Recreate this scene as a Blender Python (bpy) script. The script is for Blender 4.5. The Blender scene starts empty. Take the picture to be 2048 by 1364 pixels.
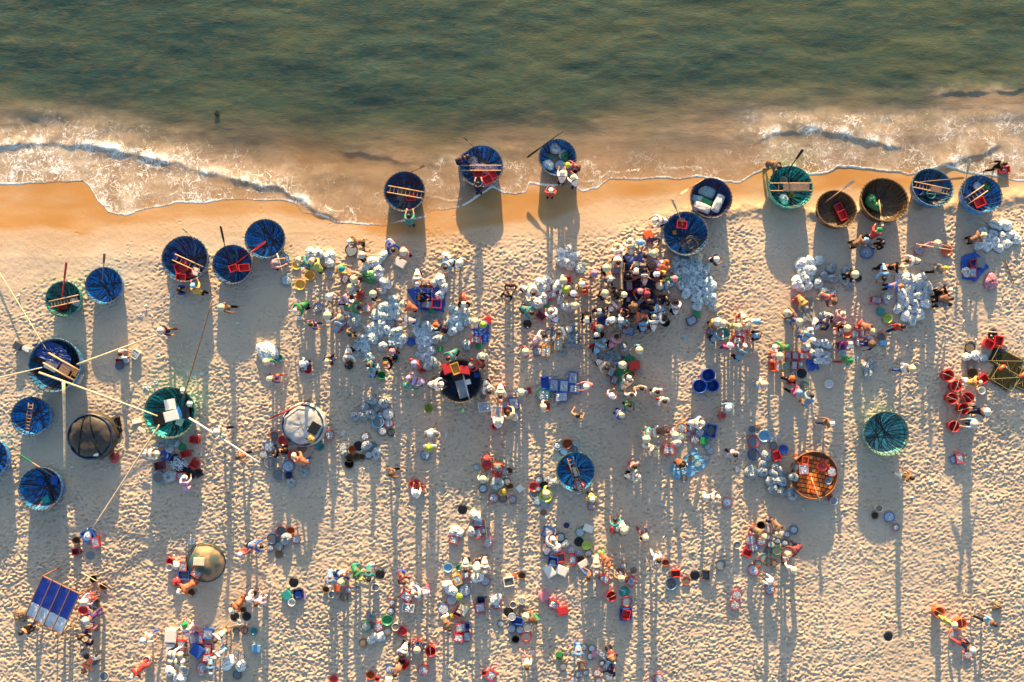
import bpy, math, random
import numpy as np
from mathutils import Vector, Matrix, Euler
random.seed(7); RNG = np.random.default_rng(11)
S = bpy.context.scene
COL = S.collection
R = math.radians
# ---------------------------------------------------------------- camera, sky, sun, exposure
CAMH, FPX = 40.0, 1680.0            # camera height (m) and focal length in photo pixels
cam_d = bpy.data.cameras.new('camera'); cam = bpy.data.objects.new('camera', cam_d); COL.objects.link(cam)
cam.location = (0, 0, CAMH); cam.rotation_euler = (0, 0, 0)
cam_d.sensor_width = 36; cam_d.lens = 36*FPX/2048; cam_d.clip_end = 3000; S.camera = cam
SUN_EL = 9.8
W = bpy.data.worlds.new('World'); S.world = W; W.use_nodes = True
wt = W.node_tree; bg = wt.nodes['Background']; sky = wt.nodes.new('ShaderNodeTexSky')
sky.sky_type = 'NISHITA'; sky.sun_disc = False; sky.sun_elevation = R(SUN_EL); sky.sun_rotation = 0.0
sky.altitude = 0; sky.air_density = 1.0; sky.dust_density = 1.0; sky.ozone_density = 1.0
wt.links.new(sky.outputs[0], bg.inputs[0]); bg.inputs[1].default_value = 0.10
sd = bpy.data.lights.new('sun', 'SUN'); sd.energy = 5.0; sd.angle = R(0.6); sd.color = (1.0, 0.66, 0.31)
sun = bpy.data.objects.new('sun', sd); COL.objects.link(sun); sun.rotation_euler = (-R(90-SUN_EL), 0, 0); sun.location = (0, 40, 20)
S.view_settings.view_transform = 'Standard'; S.view_settings.look = 'None'; S.view_settings.gamma = 1
S.view_settings.use_curve_mapping = False; S.view_settings.exposure = 1.78

def px(x, y, z=0.0):
    k = (CAMH - z)/FPX
    return Vector(((x-1024)*k, (682-y)*k, z))

# ---------------------------------------------------------------- colours and materials
def lin(c):
    c = c/255.0
    return c/12.92 if c <= 0.04045 else ((c+0.055)/1.055)**2.4
SRGB = dict(W=(228,226,222),C=(228,214,182),P=(214,128,150),L=(176,150,200),R=(205,30,32),O=(226,98,36),Y=(226,172,40),G=(30,150,90),
            T=(24,146,150),B=(20,84,180),N=(28,38,84),K=(24,24,28),S=(104,170,214),D=(128,134,140),M=(128,52,66),H=(128,98,72),
            U=(82,48,120),Q=(170,196,70),E=(196,140,108),F=(190,40,120),I=(176,206,206))
NAME = dict(W='white',C='cream',P='pink',L='lilac',R='red',O='orange',Y='yellow',G='green',T='teal',B='blue',N='navy',K='black',S='sky blue',
            D='grey',M='maroon',H='brown',U='purple',Q='lime',E='tan',F='magenta',I='mint')
def col(k, j=0.0):
    v = [lin(c) for c in SRGB[k]]
    if j:
        f = 1+random.uniform(-j, j); v = [min(1, max(0, a*f*(1+random.uniform(-j, j)*0.4))) for a in v]
    g = sum(v)/3; v = [a*.9+g*.1 for a in v]
    return (*v, 1.0)
def cloth(k, j):
    c = col(k, j); g = (c[0]+c[1]+c[2])/3; return (c[0]*.84+g*.16, c[1]*.84+g*.16, c[2]*.84+g*.16, 1)
def tone(*c): return (*[lin(a) for a in c], 1.0)

def material(name, rough=0.7, spec=0.3):
    m = bpy.data.materials.new(name); m.use_nodes = True
    b = m.node_tree.nodes['Principled BSDF']; b.inputs['Roughness'].default_value = rough; b.inputs['Specular IOR Level'].default_value = spec
    return m, m.node_tree, b
def N(t, kind, **kw):
    n = t.nodes.new(kind)
    for k, v in kw.items():
        if k in n.inputs: n.inputs[k].default_value = v
        else: setattr(n, k, v)
    return n
def ramp(t, fac, stops):
    r = t.nodes.new('ShaderNodeValToRGB'); e = r.color_ramp.elements
    while len(e) > len(stops): e.remove(e[-1])
    while len(e) < len(stops): e.new(1.0)
    for i, (p, c) in enumerate(stops):
        e[i].position = p; e[i].color = c if len(c) == 4 else (*c, 1)
    t.links.new(fac, r.inputs[0]); return r
def mixc(t, fac, a, b, mode='MIX'):
    m = t.nodes.new('ShaderNodeMix'); m.data_type = 'RGBA'; m.blend_type = mode
    for s, v in ((0, fac), (6, a), (7, b)):
        if hasattr(v, 'is_linked') or hasattr(v, 'links'): t.links.new(v, m.inputs[s])
        else: m.inputs[s].default_value = v
    return m.outputs[2]
def math_(t, op, a, b=0.5, clamp=False):
    m = t.nodes.new('ShaderNodeMath'); m.operation = op; m.use_clamp = clamp
    for s, v in ((0, a), (1, b)):
        if hasattr(v, 'links'): t.links.new(v, m.inputs[s])
        else: m.inputs[s].default_value = v
    return m.outputs[0]

def tinted(name, rough=0.75, spec=0.25, nscale=14, amp=0.35, bump=0.25, bscale=30, detail=3, stretch=None, weave=None):
    """object-colour material with uneven tone and fine relief in object space"""
    m, t, b = material(name, rough, spec)
    oi = N(t, 'ShaderNodeObjectInfo'); tc = N(t, 'ShaderNodeTexCoord')
    add = N(t, 'ShaderNodeVectorMath', operation='ADD')
    rv = N(t, 'ShaderNodeCombineXYZ'); rm = math_(t, 'MULTIPLY', oi.outputs['Random'], 37.0)
    for i in range(3): t.links.new(rm, rv.inputs[i])
    t.links.new(tc.outputs['Object'], add.inputs[0]); t.links.new(rv.outputs[0], add.inputs[1])
    vec = add.outputs[0]
    if stretch:
        mp = N(t, 'ShaderNodeMapping'); mp.inputs['Scale'].default_value = stretch; t.links.new(vec, mp.inputs[0]); vec = mp.outputs[0]
    n1 = N(t, 'ShaderNodeTexNoise', Scale=nscale, Detail=detail); t.links.new(vec, n1.inputs['Vector'])
    r = ramp(t, n1.outputs['Fac'], [(0.3, (1-amp, 1-amp, 1-amp)), (0.7, (1+amp*0.5,)*3)])
    c = mixc(t, 1.0, oi.outputs['Color'], r.outputs[0], 'MULTIPLY')
    h = n1.outputs['Fac']
    if weave:
        w1 = N(t, 'ShaderNodeTexWave', Scale=weave, Distortion=1.0); w1.wave_type = 'RINGS'; w1.rings_direction = 'Z'
        t.links.new(vec, w1.inputs['Vector'])
        c = mixc(t, 0.55, c, mixc(t, 1.0, c, w1.outputs['Color'], 'MULTIPLY')); h = w1.outputs['Fac']
    t.links.new(c, b.inputs['Base Color'])
    if bump:
        n2 = N(t, 'ShaderNodeTexNoise', Scale=bscale, Detail=2); t.links.new(vec, n2.inputs['Vector'])
        bp = N(t, 'ShaderNodeBump', Strength=bump, Distance=0.02); t.links.new(h if weave else n2.outputs['Fac'], bp.inputs['Height']); t.links.new(bp.outputs[0], b.inputs['Normal'])
    return m
M_CLOTH = tinted('cloth', 0.9, 0.1, 9, 0.3, 0.6, 16)
M_SKIN = tinted('skin', 0.6, 0.3, 6, 0.12, 0)
M_HAIR = tinted('hair', 0.55, 0.4, 40, 0.4, 0.3, 60)
M_STRAW = tinted('straw', 0.75, 0.2, 20, 0.18, 0.2, 40, weave=16)
M_PLASTIC = tinted('plastic', 0.35, 0.5, 5, 0.22, 0.05, 20)
M_WOVEN = tinted('woven_bamboo', 0.8, 0.2, 24, 0.4, 0.6, 50, weave=28)
M_BAMBOO = tinted('bamboo', 0.6, 0.3, 6, 0.3, 0.2, 30)
M_FOAMBOX = tinted('foam_box', 0.8, 0.2, 30, 0.08, 0.1, 80)
M_TARP = tinted('tarpaulin', 0.45, 0.4, 3, 0.3, 0.35, 6)
M_LIQUID = tinted('liquid', 0.12, 0.6, 8, 0.25, 0.1, 12)
M_METAL = tinted('painted_metal', 0.35, 0.5, 10, 0.2, 0.05)

def boat_material():
    m, t, b = material('boat_paint', 0.42, 0.45)
    oi = N(t, 'ShaderNodeObjectInfo'); tc = N(t, 'ShaderNodeTexCoord')
    sp = N(t, 'ShaderNodeSeparateXYZ'); t.links.new(tc.outputs['Object'], sp.inputs[0])
    ang = t.nodes.new('ShaderNodeMath'); ang.operation = 'ARCTAN2'; t.links.new(sp.outputs[1], ang.inputs[0]); t.links.new(sp.outputs[0], ang.inputs[1])
    sec = math_(t, 'FLOOR', math_(t, 'MULTIPLY', ang.outputs[0], 5.4)); lev = math_(t, 'FLOOR', math_(t, 'MULTIPLY', sp.outputs[2], 2.1))
    cx = N(t, 'ShaderNodeCombineXYZ'); t.links.new(sec, cx.inputs[0]); t.links.new(lev, cx.inputs[1]); t.links.new(math_(t, 'MULTIPLY', oi.outputs['Random'], 91.0), cx.inputs[2])
    wn = N(t, 'ShaderNodeTexWhiteNoise'); wn.noise_dimensions = '3D'; t.links.new(cx.outputs[0], wn.inputs['Vector'])
    r = ramp(t, wn.outputs['Value'], [(0.0, (.45,.45,.5)), (0.55, (.95,.95,.95)), (0.85, (1.2,1.25,1.2)), (1.0, (1.7,1.8,1.6))])
    c = mixc(t, 1.0, oi.outputs['Color'], r.outputs[0], 'MULTIPLY')
    n = N(t, 'ShaderNodeTexNoise', Scale=5, Detail=5); t.links.new(tc.outputs['Object'], n.inputs['Vector'])
    d = ramp(t, n.outputs['Fac'], [(0.42, (0,0,0)), (0.75, (1,1,1))])
    c = mixc(t, math_(t, 'MULTIPLY', d.outputs[0], 0.2), c, (0.10, 0.085, 0.06, 1))
    t.links.new(c, b.inputs['Base Color'])
    bp = N(t, 'ShaderNodeBump', Strength=0.4, Distance=0.02); n2 = N(t, 'ShaderNodeTexNoise', Scale=18, Detail=3)
    t.links.new(tc.outputs['Object'], n2.inputs['Vector']); t.links.new(n2.outputs['Fac'], bp.inputs['Height']); t.links.new(bp.outputs[0], b.inputs['Normal'])
    return m
M_BOAT = boat_material()

def fish_material():
    m, t, b = material('fish', 0.3, 0.6)
    g = N(t, 'ShaderNodeNewGeometry'); oi = N(t, 'ShaderNodeObjectInfo')
    r = ramp(t, g.outputs['Random Per Island'], [(0, (.16,.20,.27)), (.2, (.45,.52,.62)), (.55, (.78,.83,.9)), (1, (.95,.97,1))])
    t.links.new(mixc(t, 1.0, r.outputs[0], oi.outputs['Color'], 'MULTIPLY'), b.inputs['Base Color']); b.inputs['Metallic'].default_value = 0.15
    return m
M_FISH = fish_material()

def sack_material():
    """thin clear plastic drawn tight over packed fish"""
    m, t, b = material('sack_plastic', 0.28, 0.55)
    oi = N(t, 'ShaderNodeObjectInfo'); tc = N(t, 'ShaderNodeTexCoord')
    rv = N(t, 'ShaderNodeCombineXYZ'); rm = math_(t, 'MULTIPLY', oi.outputs['Random'], 53.0)
    for i in range(3): t.links.new(rm, rv.inputs[i])
    add = N(t, 'ShaderNodeVectorMath', operation='ADD'); t.links.new(tc.outputs['Object'], add.inputs[0]); t.links.new(rv.outputs[0], add.inputs[1])
    n0 = N(t, 'ShaderNodeTexNoise', Scale=6.0, Detail=2); t.links.new(add.outputs[0], n0.inputs['Vector'])
    wv = mixc(t, 0.25, add.outputs[0], n0.outputs['Color'], 'LINEAR_LIGHT')
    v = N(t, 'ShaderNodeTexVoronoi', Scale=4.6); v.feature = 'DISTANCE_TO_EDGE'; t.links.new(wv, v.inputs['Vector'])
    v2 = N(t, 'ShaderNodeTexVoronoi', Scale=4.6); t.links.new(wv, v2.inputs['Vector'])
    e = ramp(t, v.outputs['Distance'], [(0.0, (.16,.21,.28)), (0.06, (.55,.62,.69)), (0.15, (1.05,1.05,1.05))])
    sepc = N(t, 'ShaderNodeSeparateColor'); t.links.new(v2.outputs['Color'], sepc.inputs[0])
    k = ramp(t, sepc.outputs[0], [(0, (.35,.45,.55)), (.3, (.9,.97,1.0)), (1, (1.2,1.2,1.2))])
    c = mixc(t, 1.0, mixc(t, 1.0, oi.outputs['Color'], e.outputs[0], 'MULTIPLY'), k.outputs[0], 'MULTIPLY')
    t.links.new(c, b.inputs['Base Color'])
    n2 = N(t, 'ShaderNodeTexNoise', Scale=13, Detail=4); t.links.new(add.outputs[0], n2.inputs['Vector'])
    bp = N(t, 'ShaderNodeBump', Strength=0.9, Distance=0.03); t.links.new(n2.outputs['Fac'], bp.inputs['Height']); t.links.new(bp.outputs[0], b.inputs['Normal'])
    b.inputs['Coat Weight'].default_value = 0.5; b.inputs['Coat Roughness'].default_value = 0.2
    return m
M_SACK = sack_material()

# ---------------------------------------------------------------- mesh helpers
def mesh(name, verts, faces, mat=None, smooth=False):
    me = bpy.data.meshes.new(name); me.from_pydata([tuple(v) for v in verts], [], faces); me.update()
    if mat: me.materials.append(mat)
    if smooth: me.polygons.foreach_set('use_smooth', [True]*len(me.polygons))
    return me
def ob(name, me, parent=None, color=None, loc=None, rot=None, scale=None, kind=None):
    o = bpy.data.objects.new(name, me); COL.objects.link(o)
    if parent is not None: o.parent = parent
    if color is not None: o.color = color
    if loc is not None: o.location = loc
    if rot is not None: o.rotation_euler = rot
    if scale is not None: o.scale = scale if hasattr(scale, '__len__') else (scale,)*3
    if kind: o['kind'] = kind
    return o
class MB:
    def __init__(s): s.v = []; s.f = []
    def add(s, v, f):
        k = len(s.v); s.v += [tuple(a) for a in v]; s.f += [tuple(i+k for i in q) for q in f]; return s
    def box(s, c, d, M=None):
        c = Vector(c); d = Vector(d)/2
        v = [Vector((a*d.x, b*d.y, e*d.z)) for a in (-1,1) for b in (-1,1) for e in (-1,1)]
        if M is not None: v = [M @ a for a in v]
        return s.add([a+c for a in v], [(0,1,3,2),(4,6,7,5),(0,4,5,1),(2,3,7,6),(0,2,6,4),(1,5,7,3)])
    def lathe(s, prof, n=24, closed=False, wob=None):
        v = []; f = []; m = len(prof)
        for i in range(n):
            a = 2*math.pi*i/n
            for j, (r, z) in enumerate(prof):
                rr = r*(wob(a, j) if wob else 1); v.append((rr*math.cos(a), rr*math.sin(a), z))
        for i in range(n):
            k = (i+1) % n
            for j in range(m-1): f.append((i*m+j, k*m+j, k*m+j+1, i*m+j+1))
        return s.add(v, f)
    def tube(s, pts, rad, n=8, cap=True):
        pts = [Vector(p) for p in pts]; rad = rad if hasattr(rad, '__len__') else [rad]*len(pts); v = []; f = []
        for i, p in enumerate(pts):
            d = (pts[min(i+1, len(pts)-1)]-pts[max(i-1, 0)]).normalized()
            a = d.orthogonal().normalized() if i == 0 else (a - d*a.dot(d)).normalized()
            b = d.cross(a)
            v += [p + (a*math.cos(2*math.pi*k/n)+b*math.sin(2*math.pi*k/n))*rad[i] for k in range(n)]
        for i in range(len(pts)-1):
            for k in range(n): f.append((i*n+k, i*n+(k+1)%n, (i+1)*n+(k+1)%n, (i+1)*n+k))
        if cap: f += [tuple(reversed(range(n))), tuple(range((len(pts)-1)*n, len(pts)*n))]
        return s.add(v, f)
    def mesh(s, name, mat, smooth=False): return mesh(name, s.v, s.f, mat, smooth)

THINGS = []   # (object, description, category, px, py, group, fixed_label)
def thing(o, desc, cat, x, y, group=None, label=None):
    o['category'] = cat
    if group: o['group'] = group
    THINGS.append((o, desc, cat, x, y, group, label)); return o
def empty(name, loc, rz=0, scale=1):
    o = bpy.data.objects.new(name, None); COL.objects.link(o); o.location = loc; o.rotation_euler = (0, 0, rz); o.scale = (scale,)*3
    o.empty_display_size = 0.1; return o

# ---------------------------------------------------------------- ground and water
def vnoise(X, Y, seed, period=256):
    g = np.random.default_rng(seed).random((period, period)); xi = np.floor(X).astype(int); yi = np.floor(Y).astype(int)
    fx = X-xi; fy = Y-yi; fx = fx*fx*(3-2*fx); fy = fy*fy*(3-2*fy); a = xi % period; b = yi % period; a1 = (a+1) % period; b1 = (b+1) % period
    return (g[a,b]*(1-fx)+g[a1,b]*fx)*(1-fy) + (g[a,b1]*(1-fx)+g[a1,b1]*fx)*fy - 0.5
def fbm(X, Y, seed, oct=3):
    r = 0; k = 1.0; s = 1.0
    for i in range(oct): r = r + vnoise(X*s, Y*s, seed+i)*k; k *= 0.5; s *= 2.03
    return r
def ppx(Xw, Yw): return Xw*42.0+1024, 682-Yw*42.0
EDGE = np.array([(-400,372),(-120,368),(0,366),(60,366),(110,362),(158,360),(176,378),(190,402),(212,424),(245,431),(280,419),(318,412),(345,404),(400,406),(440,398),(500,398),(560,400),
    (588,408),(602,425),(640,430),(668,444),(720,449),(765,452),(790,446),(850,436),(862,420),(900,418),(925,412),(985,372),(1005,384),(1030,388),(1052,384),(1058,366),(1080,368),(1150,372),(1166,380),(1195,376),(1222,356),(1290,358),
    (1330,352),(1362,356),(1400,350),(1450,360),(1484,366),(1512,346),(1548,332),(1590,333),(1625,347),(1660,345),(1684,331),(1730,334),(1785,340),(1830,347),(1862,338),(1900,330),(1935,342),(1990,350),(2048,360),(2200,362),(2500,365)], float)
WETL = np.array([(-400,462),(0,459),(60,462),(118,466),(160,478),(200,458),(260,450),(342,456),(390,437),(480,436),(560,432),(690,462),(760,470),(900,474),(1060,436),(1150,424),(1220,400),(1340,392),(1480,402),(1600,392),(1720,378),(1850,380),(2048,378),(2500,385)], float)
FOOTL = np.array([(-400,600),(0,600),(60,590),(110,560),(180,528),(260,512),(340,505),(560,498),(640,492),(760,486),(860,480),(1000,470),(1100,474),(1250,452),(1340,436),(1480,420),(1600,424),(1700,425),(1800,420),(1900,416),(2048,396),(2500,400)], float)
EDGS = np.array([(-400,372),(0,380),(200,395),(450,405),(700,430),(900,405),(1100,372),(1300,358),(1500,352),(1700,342),(2048,352),(2500,362)], float)
SEA = -0.46
def base_z(Yw):
    Yw = np.asarray(Yw, float)
    return np.interp(Yw, [-400,-20,-6,2.6,4.0,5.2,6.4,7.6,9.2,11,16.3,30,120,400], [1.2,.42,.12,0,-.06,-.16,-.29,-.40,-.55,-.75,-1.5,-3,-8,-9])
def gz(Xw, Yw): return float(base_z(Yw))
def ground_at(x, y):                # photo pixel -> ground point
    z = 0.0
    for _ in range(3): p = px(x, y, z); z = gz(p.x, p.y)
    return px(x, y, z)

def spread_axis(lo, hi, step, far, n):
    core = np.arange(lo, hi, step); g = np.geomspace(step, far, n).cumsum(); g = g/g[-1]*far
    return np.concatenate([(lo-g)[::-1], core, core[-1]+g])
def grid_mesh(name, XX, YY, ZZ, attrs, mat):
    ny, nx = XX.shape
    me = bpy.data.meshes.new(name); nv = nx*ny
    me.vertices.add(nv); me.vertices.foreach_set('co', np.stack([XX, YY, ZZ], -1).astype(np.float32).ravel())
    i = np.arange(nv).reshape(ny, nx); q = np.stack([i[:-1,:-1], i[:-1,1:], i[1:,1:], i[1:,:-1]], -1).reshape(-1, 4); nf = len(q)
    me.loops.add(nf*4); me.polygons.add(nf); me.loops.foreach_set('vertex_index', q.astype(np.int32).ravel())
    me.polygons.foreach_set('loop_start', np.arange(0, nf*4, 4, dtype=np.int32)); me.polygons.foreach_set('loop_total', np.full(nf, 4, np.int32))
    me.polygons.foreach_set('use_smooth', np.ones(nf, bool)); me.update(calc_edges=True)
    for k, a in attrs.items():
        at = me.attributes.new(k, 'FLOAT', 'POINT'); at.data.foreach_set('value', a.astype(np.float32).ravel())
    me.materials.append(mat); return me
def sstep(a, b, x): t = np.clip((x-a)/(b-a), 0, 1); return t*t*(3-2*t)

def sand_material():
    m, t, b = material('sand', 0.85, 0.2)
    at = N(t, 'ShaderNodeAttribute', attribute_name='wet'); g = N(t, 'ShaderNodeNewGeometry')
    n1 = N(t, 'ShaderNodeTexNoise', Scale=0.35, Detail=5); t.links.new(g.outputs['Position'], n1.inputs['Vector'])
    n2 = N(t, 'ShaderNodeTexNoise', Scale=60, Detail=3); t.links.new(g.outputs['Position'], n2.inputs['Vector'])
    n3 = N(t, 'ShaderNodeTexNoise', Scale=4.5, Detail=4); t.links.new(g.outputs['Position'], n3.inputs['Vector'])
    dry = ramp(t, n1.outputs['Fac'], [(0.3, (.49,.40,.31)), (0.7, (.575,.475,.375))])
    gr = ramp(t, n2.outputs['Fac'], [(0.3, (.82,.82,.82)), (0.7, (1.1,1.1,1.1))])
    dc = mixc(t, 1.0, dry.outputs[0], gr.outputs[0], 'MULTIPLY')
    wet = ramp(t, n1.outputs['Fac'], [(0.3, (.37,.195,.062)), (0.7, (.44,.235,.08))])
    t.links.new(mixc(t, at.outputs['Fac'], dc, wet.outputs[0]), b.inputs['Base Color'])
    t.links.new(math_(t, 'SUBTRACT', 0.88, math_(t, 'MULTIPLY', at.outputs['Fac'], 0.50)), b.inputs['Roughness'])
    h = math_(t, 'ADD', math_(t, 'MULTIPLY', n2.outputs['Fac'], 0.15), n3.outputs['Fac'])
    st = math_(t, 'SUBTRACT', 0.55, math_(t, 'MULTIPLY', at.outputs['Fac'], 0.48))
    bp = N(t, 'ShaderNodeBump', Distance=0.05); t.links.new(st, bp.inputs['Strength']); t.links.new(h, bp.inputs['Height']); t.links.new(bp.outputs[0], b.inputs['Normal'])
    return m
def build_ground():
    xs = spread_axis(-27.5, 27.5, 0.041, 500, 26); ys = spread_axis(-18.5, 8.6, 0.041, 500, 40)
    XX, YY = np.meshgrid(xs, ys); P, Q = ppx(XX, YY)
    Z = base_z(YY); foot = np.interp(P, FOOTL[:,0], FOOTL[:,1]); wetl = np.interp(P, WETL[:,0], WETL[:,1])
    trod = sstep(-14, 40, Q-foot+30*fbm(XX*1.1, YY*1.1, 5)); trod[(XX < -29) | (XX > 29) | (YY < -20)] *= 0.5
    trod *= np.clip(0.85+0.9*fbm(XX*.22, YY*.22, 14, 3), .25, 1.2)
    Z += 0.05*fbm(XX*0.35, YY*0.5, 9)*sstep(0, 60, Q-wetl)
    berm = np.exp(-((Q-(foot-4))/16)**2)*sstep(1250, 1450, P)*0.10; Z += berm*(1+fbm(XX*2, YY*2, 3))
    Z += trod*(0.022*fbm(XX*2.6, YY*3.6, 21, 2)+0.042*fbm(XX*9.5+0.9*fbm(XX*3, YY*3, 8), YY*13.5, 31, 2))
    rg = np.random.default_rng(4); F = np.zeros_like(Z); st = 0.041; x0 = xs.searchsorted(-27.5); y0 = ys.searchsorted(-18.5); k = 5
    oy, ox = np.mgrid[-k:k+1, -k:k+1]*st
    n = 46000; fx = rg.uniform(-27, 27, n); fy = rg.uniform(-18, 6.4, n); an = rg.normal(0.0, 0.9, n)+rg.integers(0, 2, n)*0.35; dep = rg.uniform(.006, .044, n)
    ix = ((fx+27.5)/st).astype(int)+x0; iy = ((fy+18.5)/st).astype(int)+y0
    for i in range(n):
        a, b = iy[i], ix[i]; w = trod[a, b]
        if w < 0.05 and rg.random() > 0.02: continue
        c, s_ = math.cos(an[i]), math.sin(an[i]); u = (ox*c+oy*s_)/0.085; v = (-ox*s_+oy*c)/0.040; r2 = u*u+v*v
        F[a-k:a+k+1, b-k:b+k+1] += dep[i]*max(w, .35)*(-np.exp(-r2*1.1)+0.42*np.exp(-(np.sqrt(r2)-1.75)**2*2.2))
    Z += np.clip(F, -0.07, 0.045)
    for cx, cy, rr in PRESSED:           # sand pressed level under what stands on it
        a0, a1 = ys.searchsorted(cy-rr-.1), ys.searchsorted(cy+rr+.1); b0, b1 = xs.searchsorted(cx-rr-.1), xs.searchsorted(cx+rr+.1)
        if a1 <= a0 or b1 <= b0: continue
        w = 1-sstep(rr*.9, rr+.08, np.hypot(XX[a0:a1, b0:b1]-cx, YY[a0:a1, b0:b1]-cy)); lev = base_z(YY[a0:a1, b0:b1])-.012
        Z[a0:a1, b0:b1] = Z[a0:a1, b0:b1]*(1-w)+np.minimum(lev, Z[a0:a1, b0:b1]+.02)*w
    wet = 1-sstep(-16, 12, Q-wetl+16*fbm(XX*0.5, YY*0.5, 40)); wet *= 0.86+0.35*fbm(XX*.5, YY*1.6, 41); damp = 0.40*(1-sstep(0, 70, Q-wetl+20*fbm(XX*.4, YY*.4, 42))); wet = np.clip(np.maximum(wet, damp), 0, 1)
    me = grid_mesh('sand_beach', XX, YY, Z, {'wet': wet}, sand_material()); o = ob('sand_ground', me, kind='structure'); return o

CRL = np.array([(-400,283),(0,283),(60,280),(130,284),(200,290),(250,301),(300,316),(370,326),(430,345),(480,357),(560,372),(600,398),(650,428),(690,446)], float)
CRR = np.array([(1490,282),(1520,268),(1580,260),(1640,257),(1690,264),(1730,275),(1790,285),(1840,290)], float)
CR3 = np.array([(1850,342),(1890,328),(1930,315),(1975,300),(2030,282)], float)
CR4 = np.array([(650,290),(720,302),(800,318),(870,322),(930,312)], float)
CR5 = np.array([(1830,186),(1900,178),(1975,175),(2060,174),(2300,172)], float)
def crest(P, Q, C, fade):
    d = Q-np.interp(P, C[:,0], C[:,1]); w = sstep(C[0,0]-1, C[0,0]+fade, P)*(1-sstep(C[-1,0]-fade, C[-1,0]+1, P)); return d, w
def water_material():
    m, t, b0 = material('sea_water'); t.nodes.remove(b0); out = t.nodes['Material Output']
    g = N(t, 'ShaderNodeNewGeometry'); pos = g.outputs['Position']
    dep = N(t, 'ShaderNodeAttribute', attribute_name='depth').outputs['Fac']; fo = N(t, 'ShaderNodeAttribute', attribute_name='foam').outputs['Fac']; silt_and_lit = N(t, 'ShaderNodeAttribute', attribute_name='silt_and_lit').outputs['Fac']
    mp = N(t, 'ShaderNodeMapping'); mp.inputs['Scale'].default_value = (0.5, 1.7, 1); t.links.new(pos, mp.inputs[0])
    n1 = N(t, 'ShaderNodeTexNoise', Scale=0.33, Detail=5, Distortion=0.6); t.links.new(mp.outputs[0], n1.inputs['Vector'])
    n2 = N(t, 'ShaderNodeTexNoise', Scale=2.9, Detail=5, Distortion=1.0); t.links.new(mp.outputs[0], n2.inputs['Vector'])
    sx = N(t, 'ShaderNodeSeparateXYZ'); t.links.new(pos, sx.inputs[0]); nfx = math_(t, 'ADD', n1.outputs['Fac'], math_(t, 'MULTIPLY', math_(t, 'SINE', math_(t, 'MULTIPLY', sx.outputs[0], 0.055)), 0.075))
    green = ramp(t, nfx, [(0.30, (.024,.062,.060)), (0.5, (.045,.084,.066)), (0.72, (.078,.106,.064))])
    gold_glint = ramp(t, n2.outputs['Fac'], [(0.42, (0,0,0)), (0.8, (1,1,1))])
    c = mixc(t, math_(t, 'MULTIPLY', gold_glint.outputs[0], 0.5), green.outputs[0], (.17,.135,.055,1))  # golden sediment tint that also paints sunlit glints into the water
    c = mixc(t, silt_and_lit, c, (.385,.275,.18,1))
    nb = N(t, 'ShaderNodeTexNoise', Scale=6.5, Detail=6, Distortion=1.2); t.links.new(mp.outputs[0], nb.inputs['Vector'])
    bp = N(t, 'ShaderNodeBump', Strength=0.23, Distance=0.08); t.links.new(nb.outputs['Fac'], bp.inputs['Height'])
    df = N(t, 'ShaderNodeBsdfDiffuse'); t.links.new(c, df.inputs['Color']); t.links.new(bp.outputs[0], df.inputs['Normal'])
    tr = N(t, 'ShaderNodeBsdfTransparent'); tr.inputs[0].default_value = (.93,.90,.82,1)
    op = math_(t, 'SUBTRACT', 1.0, math_(t, 'POWER', 2.718, math_(t, 'MULTIPLY', dep, -5.5)), True)
    body = N(t, 'ShaderNodeMixShader'); t.links.new(op, body.inputs[0]); t.links.new(tr.outputs[0], body.inputs[1]); t.links.new(df.outputs[0], body.inputs[2])
    gl = N(t, 'ShaderNodeBsdfGlossy', Roughness=0.3); gl.inputs[0].default_value = (1,1,1,1); t.links.new(bp.outputs[0], gl.inputs['Normal'])
    surf = N(t, 'ShaderNodeMixShader'); surf.inputs[0].default_value = 0.02; t.links.new(body.outputs[0], surf.inputs[1]); t.links.new(gl.outputs[0], surf.inputs[2])
    mk = N(t, 'ShaderNodeAttribute', attribute_name='milk').outputs['Fac']; md = N(t, 'ShaderNodeBsdfDiffuse'); md.inputs[0].default_value = (.60,.50,.40,1)
    nm = N(t, 'ShaderNodeTexNoise', Scale=2.6, Detail=6, Distortion=1.0); t.links.new(pos, nm.inputs['Vector'])
    mf = math_(t, 'MULTIPLY', mk, math_(t, 'MULTIPLY', nm.outputs['Fac'], 2.4), True); ms = N(t, 'ShaderNodeMixShader'); t.links.new(mf, ms.inputs[0]); t.links.new(surf.outputs[0], ms.inputs[1]); t.links.new(md.outputs[0], ms.inputs[2])
    # foam: a torn net of bubbles
    nw = N(t, 'ShaderNodeTexNoise', Scale=1.6, Detail=4); t.links.new(pos, nw.inputs['Vector'])
    wp = mixc(t, 0.9, pos, nw.outputs['Color'], 'LINEAR_LIGHT')
    masks = []
    for sc, w in ((0.75, .05), (2.3, .075)):
        v = N(t, 'ShaderNodeTexVoronoi', Scale=sc); v.feature = 'DISTANCE_TO_EDGE'; t.links.new(wp, v.inputs['Vector'])
        masks.append(math_(t, 'SUBTRACT', 1.0, math_(t, 'DIVIDE', v.outputs['Distance'], w), True))
    nf = N(t, 'ShaderNodeTexNoise', Scale=5, Detail=6); t.links.new(pos, nf.inputs['Vector'])
    nl = N(t, 'ShaderNodeTexNoise', Scale=1.1, Detail=3); t.links.new(pos, nl.inputs['Vector'])
    lace = math_(t, 'ADD', math_(t, 'MULTIPLY', math_(t, 'MAXIMUM', masks[0], masks[1]), 0.62), math_(t, 'MULTIPLY', nf.outputs['Fac'], 0.72))
    lace = math_(t, 'ADD', lace, math_(t, 'MULTIPLY', math_(t, 'SUBTRACT', nl.outputs['Fac'], 0.5), 1.1))
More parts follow.
